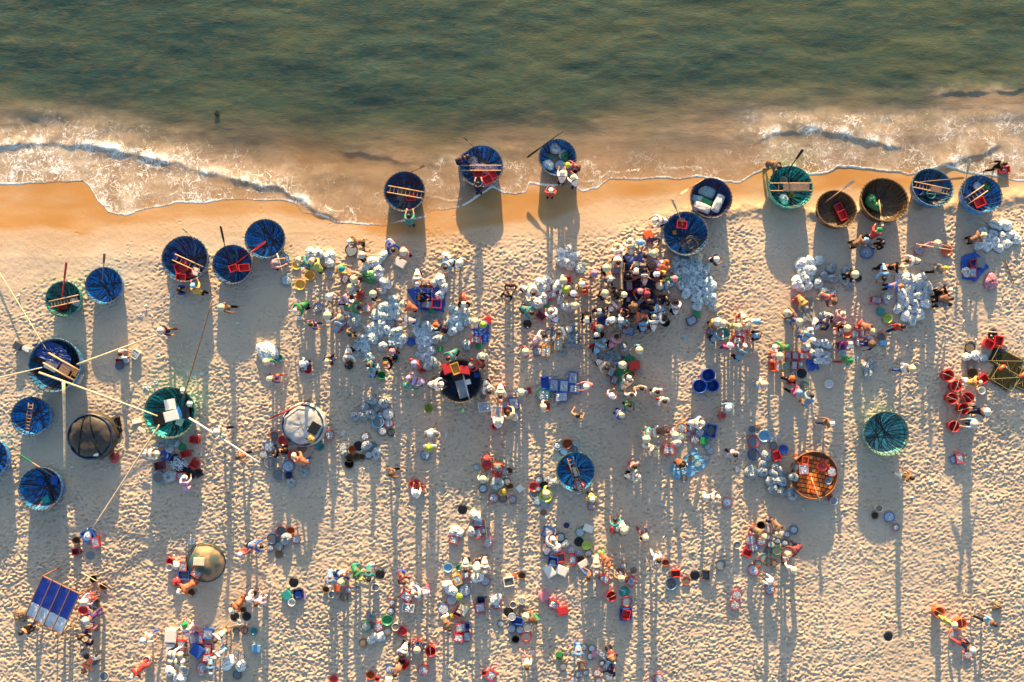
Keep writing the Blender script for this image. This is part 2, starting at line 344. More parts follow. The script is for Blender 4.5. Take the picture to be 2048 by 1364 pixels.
    fm = math_(t, 'MULTIPLY', math_(t, 'SUBTRACT', math_(t, 'ADD', lace, fo), 1.08), 2.2, True)
    fm = math_(t, 'MULTIPLY', fm, math_(t, 'MULTIPLY', fo, 4.0, True))
    fd = N(t, 'ShaderNodeBsdfDiffuse'); fd.inputs[0].default_value = (.82,.82,.80,1)
    bf = N(t, 'ShaderNodeBump', Strength=0.8, Distance=0.06); t.links.new(nf.outputs['Fac'], bf.inputs['Height']); t.links.new(bf.outputs[0], fd.inputs['Normal'])
    fin = N(t, 'ShaderNodeMixShader'); t.links.new(fm, fin.inputs[0]); t.links.new(ms.outputs[0], fin.inputs[1]); t.links.new(fd.outputs[0], fin.inputs[2])
    t.links.new(fin.outputs[0], out.inputs['Surface']); return m
def build_water():
    xs = spread_axis(-26.5, 26.5, 0.056, 480, 24); nv = 230
    v = np.concatenate([np.linspace(0, 9.6, nv)**1.0, 9.6+np.geomspace(.06, 400, 30).cumsum()/np.geomspace(.06, 400, 30).sum()*450])
    edge = np.interp(xs*42+1024, EDGE[:,0], EDGE[:,1]); ed = (682-edge)/42 - 0.05*fbm(xs*3, xs*0+.5, 50) - 0.10*np.abs(fbm(xs*1.2, xs*0+.7, 51))
    XX = np.repeat(xs[None], len(v), 0); YY = ed[None]+v[:,None]
    P, Q = ppx(XX, YY); gr = base_z(YY); film = 0.012+0.03*sstep(0, 1.2, YY-ed[None]); a = gr+film
    k = 0.05; Z = np.maximum(SEA, a)+k*np.exp(-np.abs(SEA-a)/k)*0.4
    Z[0] = gr[0]-0.02; Z[1] = gr[1]+0.006
    off = sstep(0.3, 3.0, YY-ed[None])
    Z += off*(0.075*fbm(XX*0.30+0.25*fbm(XX*.4, YY*.4, 66), YY*0.8, 61, 2)+0.024*fbm(XX*0.9+.6*fbm(XX*.7, YY*.9, 67), YY*2.3, 63, 2))
    foam = np.zeros_like(Z); silt_and_lit = 1-sstep(45, 200, np.interp(P, EDGS[:,0], EDGS[:,1])-Q+45*fbm(XX*.35, YY*.45, 70)+sstep(700,300,P)*-10)
    silt_and_lit = np.maximum(silt_and_lit, 1.0*np.exp(-((P-2020)/170)**2-((Q-215)/48)**2)*(Q > np.interp(P, CR5[:,0], CR5[:,1])))  # golden back of a sunlit wave painted in beside the silt
    silt_and_lit = np.clip(silt_and_lit*(0.8+0.5*fbm(XX*.8, YY*.8, 71)), 0, 1)
    for C, fade, hgt, fm in ((CRL, 30, .06, .95), (CRR, 60, .055, .85), (CR3, 40, .06, .6), (CR4, 60, .04, .08), (CR5, 60, .06, .14)):
        d, w = crest(P, Q, C, fade); d = d+9*fbm(XX*1.5, YY*0.3, 80)
        prof = np.where(d < 0, np.exp(-(d/30)**2), np.exp(-(d/7)**2)); Z += hgt*w*prof*(1+1.1*fbm(XX*1.3, YY*.7, 82))
        foam = np.maximum(foam, fm*w*np.exp(-((d+4)/14)**2)*(0.75+1.0*fbm(XX*1.5, YY, 83)))
        foam = np.maximum(foam, 0.55*fm*w*np.where(d < 0, np.exp(d/26), 0))
    dE = np.interp(P, EDGS[:,0], EDGS[:,1])-Q
    dl = Q-np.interp(P, CRL[:,0], CRL[:,1]); L = sstep(720, 560, P)
    foam = np.maximum(foam, L*(dl > 0)*np.interp(P, [-200,150,330,560], [.60,.52,.40,.30]))
    foam = np.maximum(foam, L*np.where(dl < 0, np.exp(dl/55), 0)*.50*sstep(-95, -60, dl))
    foam = np.maximum(foam, sstep(150, 20, dE)*.22)
    foam = np.maximum(foam, sstep(1420, 1560, P)*sstep(190, 235, Q)*.34); foam = np.maximum(foam, sstep(1780, 1880, P)*sstep(270, 310, Q)*.46)
    for cx, cy, r, k in ((1012,350,26,.36), (900,345,30,.34), (1172,352,28,.36)):
        foam = np.maximum(foam, k*np.exp(-(np.abs(np.hypot(P-cx, Q-cy)-r)/14)**2)); 
    foam = np.maximum(foam, 1.5*np.exp(-((YY-ed[None]-.085)/.065)**2)*(0.75+0.9*fbm(XX*1.1, YY*0, 90)))
    lob = 0.5+0.42*fbm(XX*.5, YY*0+3, 91); foam = np.maximum(foam, .62*np.exp(-((YY-ed[None]-lob)/.05)**2)*sstep(-.1, .2, fbm(XX*.6, YY*0+7, 92)))
    depth = np.maximum(Z-base_z(YY)-.012, 0)+.075*sstep(.05, 1.1, YY-ed[None]); depth[:2] = 0; milk = np.clip(foam, 0, .8)*(0.75+0.9*fbm(XX*1.2, YY*1.2, 95))
    me = grid_mesh('sea_surface', XX, YY, Z, {'depth': depth, 'foam': foam, 'silt_and_lit': silt_and_lit, 'milk': milk}, water_material()); ob('sea_water', me, kind='structure')
# ---------------------------------------------------------------- what stands where (photo pixel positions of heads, rims, tops)
PEOPLE = """
817 432 r 90 n K T N|935 313 b 20 n K N K|956 367 r 90 n K N K|1137 330 b 170 b Q M K|1125 346 r 90 b W W K|1147 355 r 120 b C W N
1102 382 s 90 k W R K|1312 440 b 180 b W W K|2012 327 w 0 n K K K|1560 334 b 330 n K H H|1760 460 r 60 b G R K|1733 480 b 20 b S H K
1768 486 s 180 n K K K|1875 487 c 270 c C P M|1969 470 b 25 b C H K|1816 521 b 180 n K W N|1804 534 b 0 c C K O|1770 557 b 270 n K S K
1891 536 w 0 k Y D K|1803 572 b 0 b O B K|1901 580 b 15 k W K K|1905 597 b 0 n K E K|1901 609 b 350 n K D K|1808 653 w 30 n K R N
1824 738 w 0 c C W B|1961 765 b 0 k C Y W|1974 824 w 20 c W N K|1951 848 r 180 c W S N
385 573 r 110 k S Y K|357 579 q 0 n K B K|443 615 w 180 c C H K|549 526 r 20 k D P K|598 521 b 150 c C T U|624 524 b 135 c C Q K
658 592 s 290 c W W K|591 620 b 215 k W G K|700 483 b 180 b W H K|723 510 s 0 c W K K|682 537 r 0 b T Y K|707 557 s 270 c C N K
702 575 s 180 c C S N|702 594 b 20 n K L K|745 588 s 0 c C N K|786 500 b 300 n K B W|808 503 s 210 c C P K|890 535 b 225 n K S K
918 526 s 340 c W W K|834 566 b 270 k W W N|850 571 s 270 n K M K|843 594 q 0 n K K K|807 609 b 160 c C O K|801 641 b 180 b D W N
927 607 s 270 k W K K|950 643 s 270 c C W K|967 648 s 250 c Q B N|872 650 b 150 b O N K|784 703 s 200 b P N K|771 727 b 210 k O K T
743 731 b 90 n K S N|828 727 s 230 b L R M|818 757 b 160 b L L U|834 768 b 10 k W T G|896 717 b 225 n K T K|943 731 b 190 b D R K
965 712 s 270 b C C M|620 649 w 180 n K U U|653 631 s 0 c C W N|679 637 b 70 c C S R|699 668 s 45 n K H K|604 728 s 190 b W S N
653 722 w 240 k C N N|696 724 b 270 n K W K|735 730 s 200 n H T B|717 615 b 0 n K G F|1021 571 s 270 n K M K|1014 591 s 250 n K K K
1126 561 s 0 c C W K|1131 578 s 300 c Q W N|1164 568 s 0 b W Y K|1147 587 s 60 b W M K|1149 610 s 270 c C W K|1067 587 b 330 n K W N
1102 622 b 120 b W W B|1189 546 s 0 c L P K|1212 536 s 0 c C K K|1209 586 s 330 c C N K|1222 558 w 120 k W D N|1199 621 s 270 k W N K
1234 585 s 200 n K K K|1237 603 b 45 b C W K|1236 492 b 100 b C W P|1310 477 s 270 n K U U|1261 482 b 95 b W C H|1282 484 s 270 b S W N
1307 506 s 270 c C W P|1270 527 b 315 c C B K|1290 512 b 20 n K B K|1306 532 b 200 b H L K|1333 525 b 60 b O O K|1237 525 r 270 n K W K
1257 551 b 180 n K E K|1273 543 s 90 k W N K|1290 541 b 90 n K W N|1316 548 s 180 k W M K|1329 551 s 180 n K Y K|1350 557 s 270 b P G R
1323 571 b 190 c C S M|1281 582 s 270 b P R K|1295 588 s 0 b M M K|1318 587 b 180 c H D P|1335 599 s 220 n K K K|1249 589 s 200 b C K K
1268 613 s 0 c H H K|1301 602 b 180 k H N K|1303 614 b 170 n K S N|1353 605 b 90 n K W K|1064 626 b 330 n K T K|1118 666 b 200 n H W D
1088 671 b 30 n K W P|1052 703 s 200 c C R M|1174 637 r 270 k W K N|1224 640 s 290 b W W K|1199 655 s 270 c D R R|1196 669 r 180 k W K K
1205 682 b 60 b S S K|1234 673 b 60 n K P K|1213 736 b 320 n H C N|1242 640 s 0 b W S N|1265 633 b 180 n K O M|1247 626 s 0 n K M K
1287 638 b 90 n K S N|1308 634 b 90 b C W H|1330 634 b 0 n K W K|1252 653 b 300 n H S N|1280 700 s 200 c C S B|1245 729 s 270 c C B S
1258 757 b 60 b W C S|1284 777 s 270 n K C K|1264 789 s 90 n H W R|1224 792 s 45 b W L Y|1316 784 s 290 n K W K|1330 803 s 290 n K W R
1260 811 s 300 n K G K|1242 829 s 330 k C B N|1458 816 r 200 b W S M|1435 643 s 300 c W Y K|1447 646 s 270 c C W K|1442 666 b 45 b D S N
1477 653 s 270 c C Q K|1495 650 b 290 c C W R|1515 643 s 290 b S W K|1515 671 q 180 k S N K|1461 691 s 90 b W F U|1490 694 b 60 k W S K
1613 615 b 300 b D Y R|1577 625 b 150 b C H B|1599 642 s 270 c C B S|1622 661 b 60 b W S B|1553 695 b 180 b W G G|1559 712 s 0 c C P R
1586 757 s 90 b O K K|1668 601 b 330 c H M D|1710 549 s 0 c C K K|1687 628 b 45 b C P K|1646 656 b 240 n K N S|1695 655 s 270 c C K R
1744 661 b 320 c C E R|1702 687 s 270 k W F U|1745 688 s 200 c H N B|1702 721 w 0 b G G R|1528 769 s 20 c C W S|1600 785 w 320 b S F K
1625 792 b 60 n K S H|1434 518 s 0 b W N W|881 769 b 0 b W W K|978 784 b 290 n K W K|1001 793 b 270 n K W R|1043 785 s 270 b C S W
996 843 r 90 b C W R|1016 824 b 135 n H C B|1173 773 r 190 b W P K|1087 814 s 0 b C C R|1156 832 s 60 n K E M|239 708 q 0 n K W P
321 661 w 180 c W N H|434 864 w 180 c W C N|474 915 w 180 n H E K|310 908 b 0 b C W S|367 957 b 90 b W L L|532 723 s 270 c C G K
540 757 w 190 k C U O|545 904 b 180 n H K K|589 914 b 150 c C O B|780 949 w 180 n H H K|860 867 s 270 b W W E|858 895 s 270 c Q W E
831 986 r 90 b W W D|973 920 s 270 b M R M|995 934 s 270 c D R G|966 960 s 90 c C C G|1185 999 s 270 b W Y N|1294 879 w 150 c C T S
1311 905 b 320 c C C W|1318 865 b 0 n H W T|1336 863 b 0 n H E M|1350 871 s 0 c C L U|1404 847 b 0 b W W N|1366 931 q 320 n K E N
1270 934 s 300 n K P R|1276 954 b 0 b W W K|1436 996 b 0 b C W C|1472 911 s 270 n K L N|1664 847 w 0 k W H N|1826 957 w 330 n K H W
1092 988 s 0 c C Q G|166 1205 s 20 c W L R|114 1245 b 90 c H W W|172 1241 s 200 c W U U|158 1277 s 270 n K N P|171 1314 b 300 n K D N
166 1343 b 240 b H O W|40 1267 w 220 n K K N|358 1184 b 210 b W O O|479 1110 w 240 b L M K|522 1094 b 0 n K B S|659 1171 b 270 b W S S
681 1164 s 300 c C N R|719 1158 b 300 b Q G T|737 1160 b 270 n K T L|807 1166 b 300 n H M B|828 1187 b 180 b C W F|931 1142 b 270 n K I N
953 1138 s 270 c W W K|969 1143 b 270 b W W R|1054 1236 b 150 c C E G|899 1260 b 300 n H H W|1106 1081 b 60 b W W P|1248 1060 s 270 c C W L
1231 1041 b 110 n K T T|1292 1076 w 300 b C N M|1193 1143 b 270 b W C C|1177 1156 w 150 n H E B|1217 1131 b 300 b O O G|1243 1158 s 90 c C E W
1318 1123 w 290 n K W W|1527 1073 b 320 c C H M|1561 1066 b 300 c C H N|1580 1108 b 210 c C M N|1589 1141 s 60 b C W N|1541 1164 r 150 b W W S
1909 1251 s 45 c C Q Q|1947 1301 w 330 b W N R|1992 1250 w 350 n H S K|285 1282 w 180 b I W B|368 1252 b 100 b G W P|429 1283 b 225 n H C H
429 1317 b 225 n W W S|357 1311 b 0 b C W K|361 1325 b 0 b W W S|421 1345 b 270 b W S N|264 1354 b 225 b W R R|464 1221 b 225 c W O O
511 1210 s 250 n H L L|496 1199 s 0 b W W N|834 1302 s 90 c C N N|803 1313 b 250 n K W K|789 1351 b 240 n K E K|1054 1337 w 270 n H W P
1157 1318 b 270 b W S B|1225 1319 s 300 b H M K|1219 1354 b 250 b W N S
"""
# R basin, K woven basket, L lid, U bucket, A barrel: x y diameter colour content;  C crate, X closed box: x y w h angle colour content
ITEMS = """
R 567 517 23 T f|R 572 560 22 T f|R 593 530 19 Y e|R 619 551 21 Y e|R 600 569 22 Y e|R 660 548 20 Y f|R 703 500 26 N w|C 690 557 12 18 -30 M f
R 733 617 19 R f|R 682 643 26 R f|R 636 616 18 B f|R 599 632 15 W f|X 800 525 22 17 -30 W l|C 853 609 20 14 -8 R f|C 873 607 20 18 -5 R e|C 855 592 18 14 0 B e
X 863 621 10 10 5 G l|R 780 646 22 R f|R 822 683 18 B e|X 880 698 10 10 10 G l|C 951 679 20 14 -10 R F|X 958 691 12 12 0 G l|X 976 640 12 12 10 R l
K 763 751 16 G e|C 845 740 14 8 20 R e|C 613 736 14 12 20 R e|R 698 730 18 K e|X 771 721 8 6 20 G l
R 1160 536 22 S f|C 1104 589 20 15 15 R F|X 1093 608 10 11 0 G l|C 1137 559 10 12 0 R e|C 1170 581 13 14 15 O e|C 1232 541 18 13 0 R f|X 1297 470 17 15 25 O l
C 1259 571 12 20 5 R f|C 1280 603 30 9 40 M f|C 1257 599 8 10 0 R f|C 1290 625 18 12 -5 M f|C 1294 654 18 12 30 R F|C 1257 661 22 17 -12 B f|R 1331 645 18 K e
R 1055 648 17 K e|C 1082 632 20 14 -40 M e|R 1101 666 19 B w|C 1117 689 16 23 -5 Y f|C 1092 702 16 21 -3 Y f|R 1075 702 20 M f|C 1190 658 12 20 10 R e|C 1203 671 10 10 10 R e
C 1184 692 15 6 30 R e|C 1223 743 12 20 -30 M F|C 1229 760 13 18 -25 M F|C 1269 730 21 17 5 R l|K 1247 718 13 D e|C 1263 748 14 16 -30 O e|X 1394 629 13 12 15 G l|C 1384 641 20 16 25 U f
C 1353 606 14 11 -5 R f|C 1206 642 18 18 20 B e
R 1447 667 26 T e|C 1422 663 15 18 -35 M F|C 1481 666 20 14 -8 R F|C 1476 681 20 14 -8 R F|C 1495 677 12 20 -10 O F|C 1492 657 18 14 -15 R f
R 1596 656 15 Y f|C 1601 601 12 18 -15 O e|C 1577 710 11 14 0 R f|C 1591 711 12 16 0 R f|C 1608 711 19 12 5 R f|C 1545 733 11 19 5 O e|C 1558 733 11 19 0 O f|C 1589 731 12 18 -5 R F
C 1602 730 11 16 0 R F|R 1573 733 18 Q f|R 1579 721 12 D f|R 1588 748 12 W w|L 1604 747 20 K e|C 1584 764 16 10 0 R e|R 1609 770 18 T w
A 1417 750 27 B e|A 1400 773 28 B e|A 1426 772 25 B e|R 1734 504 28 B F|C 1754 600 20 13 -8 R F|X 1762 623 14 12 -5 T l|R 1776 637 19 Q e
R 1680 664 17 R f|R 1695 668 16 O e|R 1710 668 17 R f|R 1729 667 17 R f|R 1741 679 18 R f|R 1719 685 19 R f|R 1763 674 19 O w|X 1768 686 14 10 0 S l|R 1754 685 11 W w
X 1685 691 18 15 -5 U l|R 1686 709 18 W f|R 1658 768 18 W e|R 1839 498 22 O f|R 1894 501 22 O e|X 1962 525 17 20 -8 D l|C 1948 526 14 14 20 R e|C 1947 545 13 20 0 R F
C 2010 339 22 13 5 R e|R 1717 556 14 K e|R 1940 695 22 K w|R 1944 727 22 D w|R 1968 715 19 D f|K 1945 747 22 H e|R 1986 669 19 K e|C 1979 688 21 16 -25 R e|C 1998 684 17 25 -10 R e
C 1969 758 17 16 40 R e|U 1897 751 23 R e|U 1913 772 23 R e|U 1905 797 23 R e|U 1937 796 23 R e|U 1928 818 23 R e|U 1909 853 23 R e|U 1964 781 15 W e|R 1908 919 16 B f|C 1920 917 14 20 10 R F
C 894 737 17 21 20 R l @0.74|C 911 737 16 23 20 Y e @0.76|C 930 740 21 16 -8 R l @0.74|X 936 764 10 10 15 W l @0.55|X 954 750 11 10 0 B l @0.40|R 967 792 11 R w|C 969 814 25 19 8 W F|C 993 824 20 25 -5 W F
C 1010 810 18 14 0 R F|C 1013 823 14 18 10 M e|C 1028 807 19 25 10 B F|U 979 818 9 B e|C 1058 781 8 13 10 R e|C 1090 766 17 26 5 B e|C 1108 770 18 25 -4 B F|C 1128 772 18 25 -4 B F
C 1146 756 18 25 -4 B F|C 1150 778 23 17 -4 B F|C 1123 794 26 19 4 B F|C 1087 790 27 19 2 G f|C 1096 813 8 13 0 R e|K 857 816 17 Q e|X 1246 775 10 13 -8 G l|C 989 853 12 10 20 R e
R 239 731 18 B w|C 237 721 12 8 10 R e|R 252 721 15 N f|C 269 708 15 17 -35 W F
L 364 895 17 G e|C 388 880 20 14 -8 R e|C 370 908 20 14 15 R e|C 388 928 17 18 -30 R e|R 331 911 23 B e|C 318 932 20 16 10 M e|R 316 955 24 S w|C 362 952 18 13 0 R f
R 558 716 15 T e|R 615 738 17 R e|R 604 740 13 S w|R 567 881 22 R e|K 548 872 18 O w|R 539 893 23 B f|K 526 909 17 H f|R 540 925 24 D w|R 557 950 24 D w|R 576 932 24 B f|X 577 951 12 12 0 N l
L 603 898 18 H e|R 586 911 21 R e|R 639 892 18 T e|R 659 870 20 R f|R 687 895 15 W f|K 704 899 15 O e|L 717 892 20 K e|K 730 873 16 H f|R 746 892 17 T w|K 699 916 18 H e|K 713 914 14 H e|K 723 914 13 H e
K 737 910 15 H f|K 698 928 18 K e|R 776 828 23 D f|K 761 830 15 H f|R 756 844 25 S w|R 777 846 18 R f|K 764 862 18 H f|K 782 865 15 K w|R 851 910 21 B f|C 828 968 18 14 25 R e|C 839 976 18 12 -10 O e
R 953 934 11 S f|R 974 930 20 R e|R 995 945 21 R e|R 1010 944 13 S f|K 1018 942 13 H e|K 1014 963 15 H w|K 1019 973 14 H e|X 1040 977 13 13 40 W l|R 966 977 17 K F|R 987 996 20 R F|R 1006 997 16 N w|K 1025 999 16 O f
K 1078 960 15 H F|K 1096 957 15 W F|R 1068 974 20 R e|K 1077 978 13 H F|R 1089 971 17 K e|R 1092 992 26 Q e|R 1069 990 14 S w|R 1076 1002 16 S f|R 1089 1008 14 S f|L 1087 1025 13 H e
K 1115 892 18 W F|K 1135 888 20 O e|R 1151 889 12 W f|R 1128 902 18 K f|R 1147 900 20 S w|C 1158 972 20 18 -25 R f @0.50|R 1183 1012 17 R f|L 925 1019 19 K e
K 1297 865 13 H e|R 1363 855 20 Y f|R 1382 854 19 R f|R 1400 865 19 B f|R 1361 872 17 Q f|R 1377 868 11 R f|R 1390 879 20 R f|C 1422 862 21 27 -10 B w|X 1408 882 14 14 -8 G l|R 1415 893 14 D f|R 1421 902 14 D f
R 1413 916 13 D f|C 1338 900 22 17 -3 R f|R 1382 917 16 S w|R 1368 956 17 S w|R 1396 928 14 G f|R 1455 1005 20 R F
U 1505 859 15 S w|L 1515 855 14 H e|R 1529 872 25 S e|R 1507 883 25 R w|R 1507 909 25 B w|K 1547 892 15 H w|R 1567 899 19 B e|C 1554 912 16 20 20 R e|R 1645 933 21 R e|C 1611 921 12 16 -5 O e|C 1608 939 18 18 5 P f
K 1590 933 17 H w|R 1664 944 20 R f|R 1657 962 14 S e|U 1668 1002 16 W w
C 175 1071 24 22 30 B e|C 190 1085 15 20 10 R f|K 152 1082 16 H e|C 151 1104 16 14 5 M e|L 180 1111 17 D e|K 186 1158 14 K e|K 206 1174 15 H e|R 166 1221 20 R e|U 186 1211 18 K w|R 192 1259 11 D w|R 185 1320 24 D w
R 208 1353 19 W w|R 383 1082 14 W f|U 339 1123 14 R e|U 338 1135 14 W e|C 366 1132 14 18 -5 O f|C 367 1151 22 18 0 B w|X 397 1124 21 15 -3 C l|C 393 1146 18 18 -35 O f|K 382 1185 15 H e
R 544 1077 22 B w|R 562 1063 20 R w|K 581 1062 16 O e|K 593 1079 17 O f|K 558 1092 19 H w|L 558 1109 17 H e|K 540 1096 14 H F|L 587 1165 19 K e|X 572 1192 17 17 40 T l|C 596 1188 20 18 5 N e|R 596 1189 14 B e
X 607 1190 8 18 0 L l|U 583 1205 15 W e|R 673 1149 20 B e|L 760 1149 19 K e|U 751 1175 15 W w|C 674 1176 13 13 -10 O l|K 652 1180 14 H e|U 663 1189 14 W w|K 696 1180 15 O F|K 688 1194 16 H w|R 715 1175 8 S w
C 813 1193 24 18 -35 R F|C 816 1216 24 16 -10 W F|K 784 1206 15 O F|K 781 1223 16 K F|R 774 1241 22 G e|R 732 1253 20 G f|L 743 1251 15 H e|R 756 1254 19 R f|K 775 1262 16 H w|U 791 1254 15 W w|R 804 1263 20 R e
C 957 1046 20 15 -5 R F|C 956 1067 15 20 25 R f|R 964 1062 17 N F|C 976 1085 15 20 -30 P f|C 908 1080 20 15 -10 R f|R 931 1150 20 R F|R 896 1136 19 S e|R 918 1136 13 G e|C 915 1160 15 20 20 Y F
R 930 1181 25 B f|R 903 1201 21 R f|R 886 1218 22 B f|C 916 1226 16 16 -30 M e|X 925 1221 18 18 -30 C l|R 970 1162 20 R f|C 1018 1164 21 18 10 W e|K 1018 1166 15 H w|X 1029 1152 9 7 0 O l|K 1044 1152 15 H e
C 962 1201 15 12 0 N e|C 960 1216 20 18 10 R f|C 994 1210 18 15 10 R F|U 1026 1210 14 W w|U 1044 1202 14 W f|L 1017 1224 19 K e|R 1043 1221 23 D w|U 1024 1234 15 W f|K 1040 1233 15 H w|C 1034 1242 24 15 -8 B e
K 1023 1258 17 H f|K 1040 1260 16 H f|R 1056 1255 18 D w|K 1002 1248 13 H f|R 1052 1273 20 R w|K 1031 1279 15 K e|C 921 1256 20 18 8 R f|C 917 1276 19 15 -12 R f|C 934 1274 13 19 5 M f|C 934 1253 10 12 0 B e
L 1133 1051 12 N e|C 1096 1065 20 24 -30 B F|K 1121 1075 18 K f|R 1160 1065 18 G f|X 1177 1057 19 14 -20 W l|L 1158 1084 19 K e|R 1173 1091 18 Q e|K 1093 1105 14 K F|K 1143 1100 14 W F|K 1158 1105 14 W F|K 1177 1107 15 H F
C 1122 1116 15 18 8 R w|C 1146 1120 14 20 -5 R F|X 1162 1120 12 12 0 K l|X 1167 1128 20 13 30 W l|C 1106 1123 20 18 -8 B e|R 1105 1126 13 D w|X 1099 1143 18 24 30 W l|X 1124 1142 22 18 -25 W l
C 1227 1061 12 10 -10 R l|C 1209 1158 19 14 -35 R f|R 1242 1151 22 R w|C 1263 1163 14 20 -30 R F|L 1249 1184 22 T e|U 1247 1131 14 H F|L 1267 1141 13 H e|U 1223 1193 20 R e|R 1254 1203 21 R w|C 1252 1229 25 24 0 B e|C 1252 1230 17 19 -10 R e
C 1088 1193 18 17 30 P l|C 1107 1210 21 16 -28 R F|C 1126 1222 20 15 10 R l|K 1331 1126 14 O e|C 1352 1148 18 14 5 R e|K 1350 1148 11 H e|R 1342 1168 25 S w|K 1342 1166 13 O e|K 1373 1162 17 O w|L 1390 1151 19 K e|C 1412 1151 14 20 0 H w
K 1441 1129 20 D w|U 1475 1090 15 W w|R 1474 1190 20 R f|R 1470 1210 20 R f|R 1501 1080 22 R f|R 1523 1082 20 R f|K 1522 1051 16 K e|K 1535 1059 14 O f|K 1588 1060 17 B F|K 1574 1069 13 B F|K 1540 1075 13 H f|K 1556 1082 13 K F
K 1570 1086 15 K F|K 1543 1089 15 H F|R 1554 1101 18 G w|K 1537 1101 15 H w|R 1531 1117 20 T w|K 1537 1123 17 O w|K 1548 1126 14 H w|K 1516 1126 15 O w|R 1507 1095 20 B f|C 1495 1106 17 14 -20 R e|C 1572 1116 15 16 10 M f
R 1540 1179 22 R f|R 1507 1141 22 R F|U 1759 1017 15 W w|K 1750 1031 14 H e|R 1779 1034 21 B F|K 1792 1055 15 O F|L 1777 1273 18 K e|U 1879 1225 22 O e|U 1923 1248 22 O e|R 1907 1270 19 O f|R 1936 1310 18 R f
X 340 1273 22 26 -3 W l|L 333 1278 13 H e|X 340 1301 17 22 0 W l|C 362 1291 17 20 -5 R F|C 386 1278 17 22 5 B f|C 397 1278 15 20 8 R f|C 415 1268 20 22 -8 B F|X 393 1303 24 22 -35 B l|C 415 1301 12 20 -5 R F|C 414 1316 19 16 -5 R f
C 367 1342 18 14 -15 W f|R 403 1335 21 R f|K 402 1346 13 W f|K 474 1350 17 H w|U 292 1320 14 W e|R 472 1306 12 D f|R 484 1313 10 D f|L 469 1233 18 K e|L 493 1233 18 K e|R 479 1245 11 W e|K 472 1261 14 H w|K 489 1261 15 R w|R 507 1263 14 T e
K 485 1220 13 H e|X 511 1298 18 14 -5 S l|R 763 1275 17 S f|K 726 1285 16 H w|C 833 1288 19 14 -15 R f|U 861 1303 21 R e|C 808 1329 18 17 -35 R e|R 780 1338 18 B F|U 846 1341 20 R F|K 741 1351 18 O e|R 667 1359 18 R e|U 754 1359 9 R e
C 777 1361 14 10 -8 W l|C 982 1351 17 20 -35 R F|U 968 1347 9 R e|K 1119 1311 16 Y e|X 1119 1310 11 11 -15 G l|K 1127 1333 15 H w|K 1162 1330 15 O w|K 1168 1295 14 H f|K 1184 1297 15 K F|K 1181 1313 14 K f|K 1204 1327 12 K F|K 1214 1333 14 H F
K 1195 1346 15 O f|K 1158 1349 13 D f|K 1173 1346 11 H f|R 1148 1360 14 R f|K 1198 1362 13 D f|C 1206 1311 28 9 -40 W F|X 1189 1308 10 12 10 P l|R 1318 1358 20 R f|R 1299 1364 18 R f
C 361 535 24 20 20 R e @0.50|C 377 546 14 18 15 R e @0.45|C 361 554 20 13 -5 R e @0.50|X 390 543 13 15 -20 W l @0.45|C 488 535 22 14 5 R e @0.50|C 466 536 16 14 20 R e @0.40|X 466 512 9 7 0 G l|C 124 612 18 12 10 R e|C 821 395 18 12 3 R e @0.50
C 957 348 18 12 0 R e @0.50|C 975 359 19 18 30 R e @0.60|C 985 350 17 16 30 R e @0.50|R 1127 309 22 D f|R 1121 331 22 S f|X 1102 314 8 8 0 T l|C 1364 449 20 15 -5 R e @0.50|X 1349 465 7 8 0 Y l|U 1567 360 14 W w|R 1588 363 15 N e|U 1584 390 11 Y e
C 1678 415 16 17 25 R e|C 1686 430 16 20 25 R e|U 1839 382 15 B l|U 1863 388 18 T l|C 1960 404 22 18 25 R e|X 339 809 20 20 10 W l @0.60|X 341 832 26 20 15 W l @0.70|X 359 843 14 16 -20 W l|X 91 1000 14 14 20 T l|X 108 960 13 18 0 B l|X 64 990 14 11 -25 B l|X 80 962 14 11 -25 B l
X 1152 943 10 18 20 C l
"""
